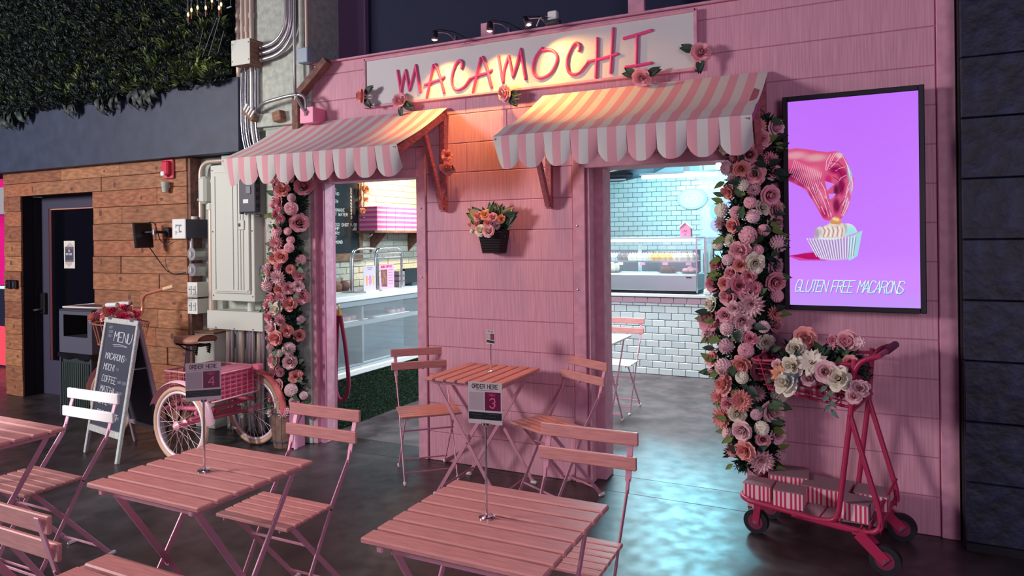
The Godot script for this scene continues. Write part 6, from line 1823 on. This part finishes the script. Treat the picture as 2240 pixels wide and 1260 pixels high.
	var endx := [128, 146, 140, 178, 196, 202, 144, 146, 130, 164]
	for i in rows.size():
		var n: String = rows[i][0]
		var wd := 0.0
		for chh in n: wd += 17.0 * 0.5 * (1.35 if chh != "I" and chh != " " else 1.0125)
		write(im2, n, Vector2(endx[i] - wd, rows[i][1]), 17, 1.5, wt, 0, 0.5, 1.35)
	for i in 9: write(im2, ["5", "5", "6", "6", "5", "5", "5", "4", "3"][i], Vector2(212, 30 + 21 * i), 15, 1.5, wt, 0, 0.55, 1.3)
	write(im2, "1.50", Vector2(210, 242), 16, 1.5, wt, 0, 0.5, 1.3)
	write(im2, ".60", Vector2(218, 266), 16, 1.5, wt, 0, 0.5, 1.3)
	var mb := thing("letter_board", "black letter board drinks menu in a wooden frame on the painted brick", "sign", V(-4.99, 1.74, -1.86))
	obj("backing", sp(V(-0.01, -0.385, -0.36), V(0.012, 0.385, 0.36), 0.002), M.blackmat, mb)
	obj("frame_stile", sp(V(-0.01, -0.47, -0.415), V(0.03, 0.47, -0.355), 0.004), M.tan, mb)
	obj("frame_stile", sp(V(-0.01, -0.47, 0.355), V(0.03, 0.47, 0.415), 0.004), M.tan, mb)
	obj("frame_rail", sp(V(-0.01, -0.47, -0.355), V(0.03, -0.385, 0.355), 0.004), M.tan, mb)
	obj("frame_rail", sp(V(-0.01, 0.385, -0.355), V(0.03, 0.47, 0.355), 0.004), M.tan, mb)
	var lf := MB.new()
	lf.quad_uv(V(0.0135, 0.385, 0.355), V(0.0135, 0.385, -0.355), V(0.0135, -0.385, -0.355), V(0.0135, -0.385, 0.355), V(1, 0, 0))
	obj("lettering", lf, pic(tex(im2), 0.6), mb)
	var dg := thing("dried_garland", "peach flowers and dried stems on the letter board frame edge", "garland", V(-4.93, 0, -2.26))
	obj("stem", tb([V(0, 1.5, 0), V(0.01, 1.8, 0.02), V(0, 2.14, 0)], 0.008, 6), M.straw, dg)
	for q in [[2.06, 0.04, 0.055], [1.95, 0.03, 0.035], [1.82, 0.09, 0.04], [1.63, -0.02, 0.055]]: bloom(dg, "peony", V(0.05, q[0], q[1]), V(1, 0.1, 0.3), q[2], M.peach)
	for i in 22: leaf(dg, V(0.02, rng.randf_range(1.5, 2.1), rng.randf_range(-0.05, 0.05)), V(0.4, rng.randf_range(-1, 1), rng.randf_range(-1, 1)), V(1, 0, 0), 0.1, [M.straw, M.ivory, M.leaf2][i % 3], "blade")
	# shelf of pink cartons
	var sh := thing("wall_shelf", "wooden wall shelf on two brackets under the pink cartons", "shelf", V(-4.995, 1.575, -2.75))
	obj("board", sp(V(0, 0, -0.75), V(0.28, 0.025, 0.58), 0.003), M.timber, sh)
	for z in [-0.45, 0.3]:
		var b := MB.new()
		b.prism(PackedVector2Array([Vector2(0, 0), Vector2(0.24, 0), Vector2(0, -0.22)]), 0.02, V(0.0, 0, z))
		obj("bracket", b, M.timber, sh)
	var box0: Node3D = null
	var rn := ["bottom row", "second row", "third row", "fourth row", "top row"]
	var cn := ["nearest the letter board", "second along", "third along", "fourth along", "fifth along", "sixth along"]
	for i in 5:
		for j in 6:
			var at := V(-4.85, 1.601 + 0.0535 * i, -2.30 - 0.172 * j)
			var lb: String = "pink carton stacked on the wall shelf, " + rn[i] + ", " + cn[j]
			if box0 == null:
				box0 = thing("shelf_carton", lb, "box", at, 0.0, "pink cartons on the wall shelf")
				obj("box_body", sp(V(-0.13, 0, -0.083), V(0.13, 0.04, 0.083), 0.002), M.palepink, box0)
				obj("lid", sp(V(-0.131, 0.026, -0.084), V(0.131, 0.052, 0.084), 0.002), M.hotpink, box0)
			else: dup(box0, at, 0.0, lb)
	# tiled counter with the cake case
	var tc := thing("tiled_counter", "long counter faced with white brick-shaped tiles inside the right doorway", "counter", V(0, 0, -3.47))
	obj("carcass", sp(V(-3.3, 0, -0.7), V(-0.35, 0.84, -0.012), 0.0), M.grout, tc)
	obj("worktop", sp(V(-3.3, 0.845, -0.72), V(-1.36, 0.88, 0.035), 0.005), M.white, tc)
	obj("worktop", sp(V(-1.36, 0.79, -0.72), V(-0.35, 0.82, 0.035), 0.005), M.white, tc)
	tiles(tc, "tile", -2.93, -0.9, 0.0, 0.77, -0.006, 0.142, 0.0745, M.tile, 0.005, 0.012, 0.001, false)
	for i in 11: obj("edge_tile", sp(V(-2.9 + 0.142 * i, 0.778, -0.006), V(-2.763 + 0.142 * i, 0.84, 0.012), 0.003), mat(rgb(204, 168, 182), 0.3) if i == 0 else M.edgetile, tc)
	var cc := thing("cake_case", "glass refrigerated cake case with a bright top light on the tiled counter", "display case", V(-2.24, 0.895, -3.5))
	obj("foot_rail", sp(V(-0.7, -0.014, -0.5), V(0.72, 0.02, 0.03), 0.002), M.black, cc)
	obj("base", sp(V(-0.7, 0.02, -0.5), V(0.72, 0.19, 0.05), 0.004), M.stainless, cc)
	obj("badge", bx(V(0.06, 0.014, 0.003), V(0.64, 0.165, 0.052), 0.0005), M.darkgrey, cc)
	obj("front_glass", sp(V(-0.7, 0.19, 0.03), V(0.72, 0.545, 0.036), 0.001), M.clear, cc)
	obj("side_glass", sp(V(0.80, 0.02, -0.5), V(0.806, 0.575, 0.02), 0.001), M.clear, cc)
	for q in [V(0.72, 0, 0.03), V(0.80, 0, 0.01), V(0.72, 0, -0.49), V(0.80, 0, -0.49)]: obj("corner_post", sp(q + V(-0.007, 0.0, -0.007), q + V(0.007, 0.585, 0.007), 0.002), M.chrome, cc)
	obj("side_top", sp(V(0.715, 0.575, -0.5), V(0.81, 0.588, 0.04), 0.003), M.chrome, cc)
	obj("roof", sp(V(-0.7, 0.575, -0.5), V(0.715, 0.595, 0.04), 0.003), M.stainless, cc)
	obj("light_tube", sp(V(-0.7, 0.545, 0.005), V(0.712, 0.574, 0.04), 0.006), glow(rgb(224, 246, 246), 1.25), cc)
	obj("rear_frame", sp(V(-0.06, 0.19, -0.5), V(-0.02, 0.575, -0.48), 0.002), M.white, cc)
	for y in [0.33]: obj("glass_shelf", sp(V(-0.69, y, -0.4), V(0.7, y + 0.006, 0.0), 0.001), M.clear, cc)
	obj("shelf_lip", sp(V(-0.69, 0.325, 0.0), V(0.7, 0.342, 0.008), 0.001), M.chrome, cc)
	obj("floor_tray", sp(V(-0.69, 0.19, -0.45), V(0.7, 0.2, 0.02), 0.001), M.white, cc)
	area("cake_case_light", V(-2.24, 1.43, -3.6), V(-90, 0, 0), Vector2(1.3, 0.1), rgb(215, 240, 246), 0.5)
	var icing := [M.ivory, M.white, M.ivory, mat(rgb(196, 214, 220), 0.6), mat(rgb(120, 92, 96), 0.6), M.ivory, M.white, mat(rgb(240, 186, 96), 0.6), mat(rgb(240, 196, 110), 0.6), M.ivory, mat(rgb(226, 214, 196), 0.6)]
	var cake := MB.new()
	cake.lathe([Vector2(0, 0), Vector2(0.02, 0), Vector2(0.028, 0.03), Vector2(0.033, 0.036), Vector2(0.03, 0.048), Vector2(0.022, 0.058), Vector2(0.023, 0.064), Vector2(0.012, 0.078), Vector2(0, 0.092)], 10)
	var cups := ["at the left end", "second from left", "third from left", "fourth from left", "dusted with chocolate", "sixth from left", "seventh from left", "with yellow icing, left one", "with yellow icing, right one", "second from right", "at the right end"]
	for i in 11:
		var q := thing("cupcake_row", "row of iced cupcakes on the case shelf " + cups[i], "cupcakes", V(-2.86 + 0.125 * i, 1.232, -3.55), 0.0, "cupcake rows in the cake case")
		for j in 6: obj("cupcake", cake, icing[i], q, V(-0.03 + 0.06 * (j % 2), 0, -0.1 * (j / 2)))
		if i % 2 == 0: obj("price_ticket", bx(V(0.06, 0.03, 0.002), V(0, -0.03, 0.062), 0.0004), M.palepink if i > 5 else M.white, q)
	var pl := [["round cream cake on a plate at the case floor left", -2.5, M.ivory, 0.12], ["dark chocolate pastry heap on a plate in the cake case", -1.86, M.knot, 0.08], ["tray of pink macarons at the cake case floor right", -1.62, M.rose, 0.06], ["pink pastries at the far left of the case floor", -2.82, M.dusty, 0.05]]
	for q in pl:
		var p := thing("cake_plate", q[0], "cake", V(q[1], 1.096, -3.62))
		var d := MB.new()
		d.lathe([Vector2(0, 0.0), Vector2(0.07, 0.0), Vector2(0.11, 0.012), Vector2(0.112, 0.016), Vector2(0.07, 0.006), Vector2(0, 0.006)], 24)
		obj("plate", d, M.darkgrey, p)
		for j in 7:
			var e := MB.new()
			e.ball(V(0.035, q[3] * 0.45, 0.035), V(0.055 * cos(j * 1.05) if j else 0.0, 0.006 + q[3] * 0.4 + (0.02 if j == 0 else 0.0), 0.055 * sin(j * 1.05) if j else 0.0), 10, 6)
			obj("cake", e, q[2], p)
	var bh := thing("birdhouse", "little pink birdhouse lettered love on top of the cake case", "ornament", V(-1.66, 1.49, -3.62))
	var hp := MB.new()
	hp.prism(PackedVector2Array([Vector2(-0.058, 0), Vector2(0.058, 0), Vector2(0.058, 0.095), Vector2(0, 0.145), Vector2(-0.058, 0.095)]), 0.08)
	obj("house", hp, mat(rgb(226, 132, 168), 0.6), bh)
	for s in [-1, 1]:
		var r := MB.new()
		r.bar(V(0.0, 0.158, 0), V(0.078 * s, 0.09, 0), 0.1, 0.012, V(0, 0, 1))
		obj("roof", r, M.ivory, bh)
	var im3 := picture(64, 64, rgb(226, 132, 168))
	write(im3, "LOVE", Vector2(8, 14), 15, 1.3, rgb(150, 40, 80), 0.1, 0.5, 1.35)
	ink(im3, [Vector2(32, 56), Vector2(24, 46), Vector2(28, 42), Vector2(32, 46), Vector2(36, 42), Vector2(40, 46), Vector2(32, 56)], 1.2, rgb(150, 40, 80))
	var hf := MB.new()
	hf.quad_uv(V(-0.045, 0.092, 0.0415), V(0.045, 0.092, 0.0415), V(0.045, 0.005, 0.0415), V(-0.045, 0.005, 0.0415), V(0, 0, 1))
	obj("lettering", hf, pic(tex(im3), 0.6), bh)
	# on the back wall: round dish and poster
	var ds := thing("swirl_dish", "large round white swirl dish hung on the tiled back wall", "wall dish", V(-2.08, 2.025, -5.99))
	var sw := MB.new()
	sw.lathe([Vector2(0, 0.07), Vector2(0.03, 0.06), Vector2(0.05, 0.075), Vector2(0.085, 0.06), Vector2(0.105, 0.075), Vector2(0.145, 0.055), Vector2(0.165, 0.068), Vector2(0.205, 0.03), Vector2(0.215, 0.0), Vector2(0, 0)], 36, Vector3.ZERO, Basis(Vector3.RIGHT, PI / 2) * Basis.from_scale(V(1, 1, 0.72)))
	obj("dish", sw, M.white, ds)
	var im4 := picture(160, 300, rgb(232, 238, 236))
	fill_poly(im4, PackedVector2Array([Vector2(20, 0), Vector2(160, 0), Vector2(160, 90), Vector2(20, 100)]), rgb(226, 216, 220))
	fill_poly(im4, PackedVector2Array([Vector2(20, 50), Vector2(160, 70), Vector2(160, 120), Vector2(20, 104)]), rgb(200, 176, 236))
	var bowl := PackedVector2Array()
	for i in 24: bowl.append(Vector2(84 + 56 * cos(TAU * i / 24.0), 206 + 50 * sin(TAU * i / 24.0)))
	fill_poly(im4, bowl, rgb(196, 168, 240))
	var bw := PackedVector2Array()
	for i in 24: bw.append(Vector2(92 + 44 * cos(TAU * i / 24.0), 196 + 38 * sin(TAU * i / 24.0)))
	fill_poly(im4, bw, rgb(226, 224, 232))
	for k in 4:
		var lp := []
		for i in 18: lp.append(Vector2(48 + (3 + k * 5) * cos(TAU * i / 17.0), 132 + 40 * sin(TAU * i / 17.0)))
		ink(im4, lp, 1.4, rgb(132, 190, 206))
	ink(im4, [Vector2(52, 170), Vector2(62, 250)], 4.0, rgb(220, 240, 244))
	fill_poly(im4, PackedVector2Array([Vector2(20, 270), Vector2(160, 276), Vector2(160, 300), Vector2(20, 300)]), rgb(198, 178, 240))
	var ps2 := thing("wall_poster", "tall poster of a whisk and lilac mixing bowl on the back wall", "poster", V(-1.66, 1.79, -6.0))
	obj("sheet", bx(V(0.56, 0.76, 0.006), Vector3.ZERO, 0.001), M.white, ps2)
	var pf := MB.new()
	pf.quad_uv(V(-0.28, 0.38, 0.0035), V(0.28, 0.38, 0.0035), V(0.28, -0.38, 0.0035), V(-0.28, -0.38, 0.0035), V(0, 0, 1))
	obj("print", pf, pic(tex(im4), 0.5), ps2)
	# order screen
	var os := thing("order_kiosk", "black framed upright order screen at the right end of the tiled counter", "screen", V(-1.24, 0.822, -3.52))
	obj("body", sp(V(-0.12, 0.0, -0.03), V(0.12, 0.56, 0.03), 0.03), M.black, os)
	obj("display", sp(V(-0.1, 0.12, 0.03), V(0.1, 0.52, 0.033), 0.001), glow(rgb(150, 206, 220), 0.8), os)
	obj("foot", sp(V(-0.1, 0.0, -0.08), V(0.1, 0.016, 0.1), 0.004), M.black, os)
	var nk := thing("napkin_holder", "white crumpled napkin holder on the worktop right of the cake case", "napkins", V(-1.41, 0.882, -3.46))
	obj("holder", bx(V(0.07, 0.04, 0.06), V(0, 0.02, 0), 0.006), M.white, nk)
	obj("napkin", bx(V(0.05, 0.03, 0.03), V(0, 0.05, 0), 0.01), M.white, nk, Vector3.ZERO, Basis(V(0, 0, 1), 0.3))
	# kitchen things behind the case, small and dim
	var cf := thing("coffee_machine", "dark coffee machine behind the cake case", "coffee machine", V(-2.05, 0.882, -4.5))
	obj("plinth", sp(V(-0.35, -0.882, -0.2), V(0.35, 0.0, 0.2), 0.003), M.stainless, cf)
	obj("body", sp(V(-0.25, 0, -0.15), V(0.25, 0.42, 0.12), 0.02), mat(rgb(86, 80, 96), 0.4), cf)
	obj("cup_rail", sp(V(-0.25, 0.42, -0.12), V(0.25, 0.44, 0.12), 0.003), M.chrome, cf)
	for i in 3:
		var bo := thing("syrup_bottle", "slim dark syrup bottle behind the cake case, " + ["left", "middle", "right"][i] + " of three", "bottle", V(-1.62 + 0.08 * i, 1.1, -4.5))
		var bm := MB.new()
		bm.lathe([Vector2(0, -1.1), Vector2(0.03, -1.1), Vector2(0.03, -0.22), Vector2(0.03, 0.18), Vector2(0.012, 0.24), Vector2(0.012, 0.3), Vector2(0, 0.3)], 14)
		obj("glass", bm, mat(rgb(96, 86, 104), 0.3), bo)
		obj("cap", tb([V(0, 0.3, 0), V(0, 0.32, 0)], 0.014, 10), M.black, bo)

func build_small() -> void:
	# bare pendant bulbs in front of the planting
	var at := [V(-3.10, 2.68, 1.5), V(-3.075, 2.70, 1.5), V(-3.03, 2.705, 1.5), V(-2.97, 2.695, 1.5), V(-2.925, 2.725, 1.5), V(-2.875, 2.68, 1.5), V(-2.86, 2.695, 1.5)]
	var w := ["leftmost and lowest", "second from left", "third from left", "alone in the middle", "highest one", "second from right", "rightmost"]
	for i in 7:
		var p := thing("pendant_bulb", "tiny clear filament bulb hanging at the top before the planting, " + w[i], "bulb", at[i], 0.0, "pendant bulbs")
		var b := MB.new()
		b.ball(V(0.0055, 0.012, 0.0055), Vector3.ZERO, 8, 6)
		obj("bulb", b, glow(rgb(255, 226, 180), 1.2), p)
		obj("rod", tb([V(0, 0.01, 0), V(0, 0.7, 0)], 0.0022, 6), M.grey, p)
		obj("tip", tb([V(0, -0.012, 0), V(0, -0.045, 0)], 0.0025, 6), M.copper, p)
	for i in 2:
		var q := thing("pendant_bar", "short pale bar hanging among the pendant bulbs, " + ["upper one", "lower one"][i], "bar", [V(-2.90, 2.73, 1.48), V(-2.83, 2.68, 1.48)][i])
		obj("bar", tb([V(-0.012, -0.001, 0), V(0.018, 0.002, 0)], 0.004, 6), mat(rgb(176, 206, 222), 0.4), q)
		obj("rod", tb([V(0.015, 0, 0), V(0.015, 0.7, 0)], 0.0015, 5), M.grey, q)
	for i in 4:
		var a: Vector3 = [V(-4.31, 3.19, 0.26), V(-4.28, 3.19, 0.26), V(-4.46, 3.13, 0.26), V(-4.24, 3.08, 0.26)][i]
		var b: Vector3 = [V(-4.50, 2.92, 0.24), V(-4.43, 2.92, 0.24), V(-4.56, 2.92, 0.24), V(-4.33, 2.93, 0.24)][i]
		var l := thing("plant_wire", "thin slanting wire over the leaves near the junction box, " + ["second from left", "third from left", "leftmost", "rightmost"][i], "wire", a)
		obj("wire", tb([Vector3.ZERO, b - a], 0.0022, 5), M.grey, l)
	var db := thing("doorway_bulb", "bare glowing bulb at the top right corner of the wide doorway", "bulb", V(-0.70, 1.895, -0.06))
	var gb := MB.new()
	gb.ball(V(0.019, 0.022, 0.019), Vector3.ZERO, 12, 8)
	obj("bulb", gb, glow(rgb(220, 246, 250), 1.6), db)
	obj("socket", tb([V(0, 0.018, 0), V(0, 0.035, 0)], 0.012, 10), M.white, db)
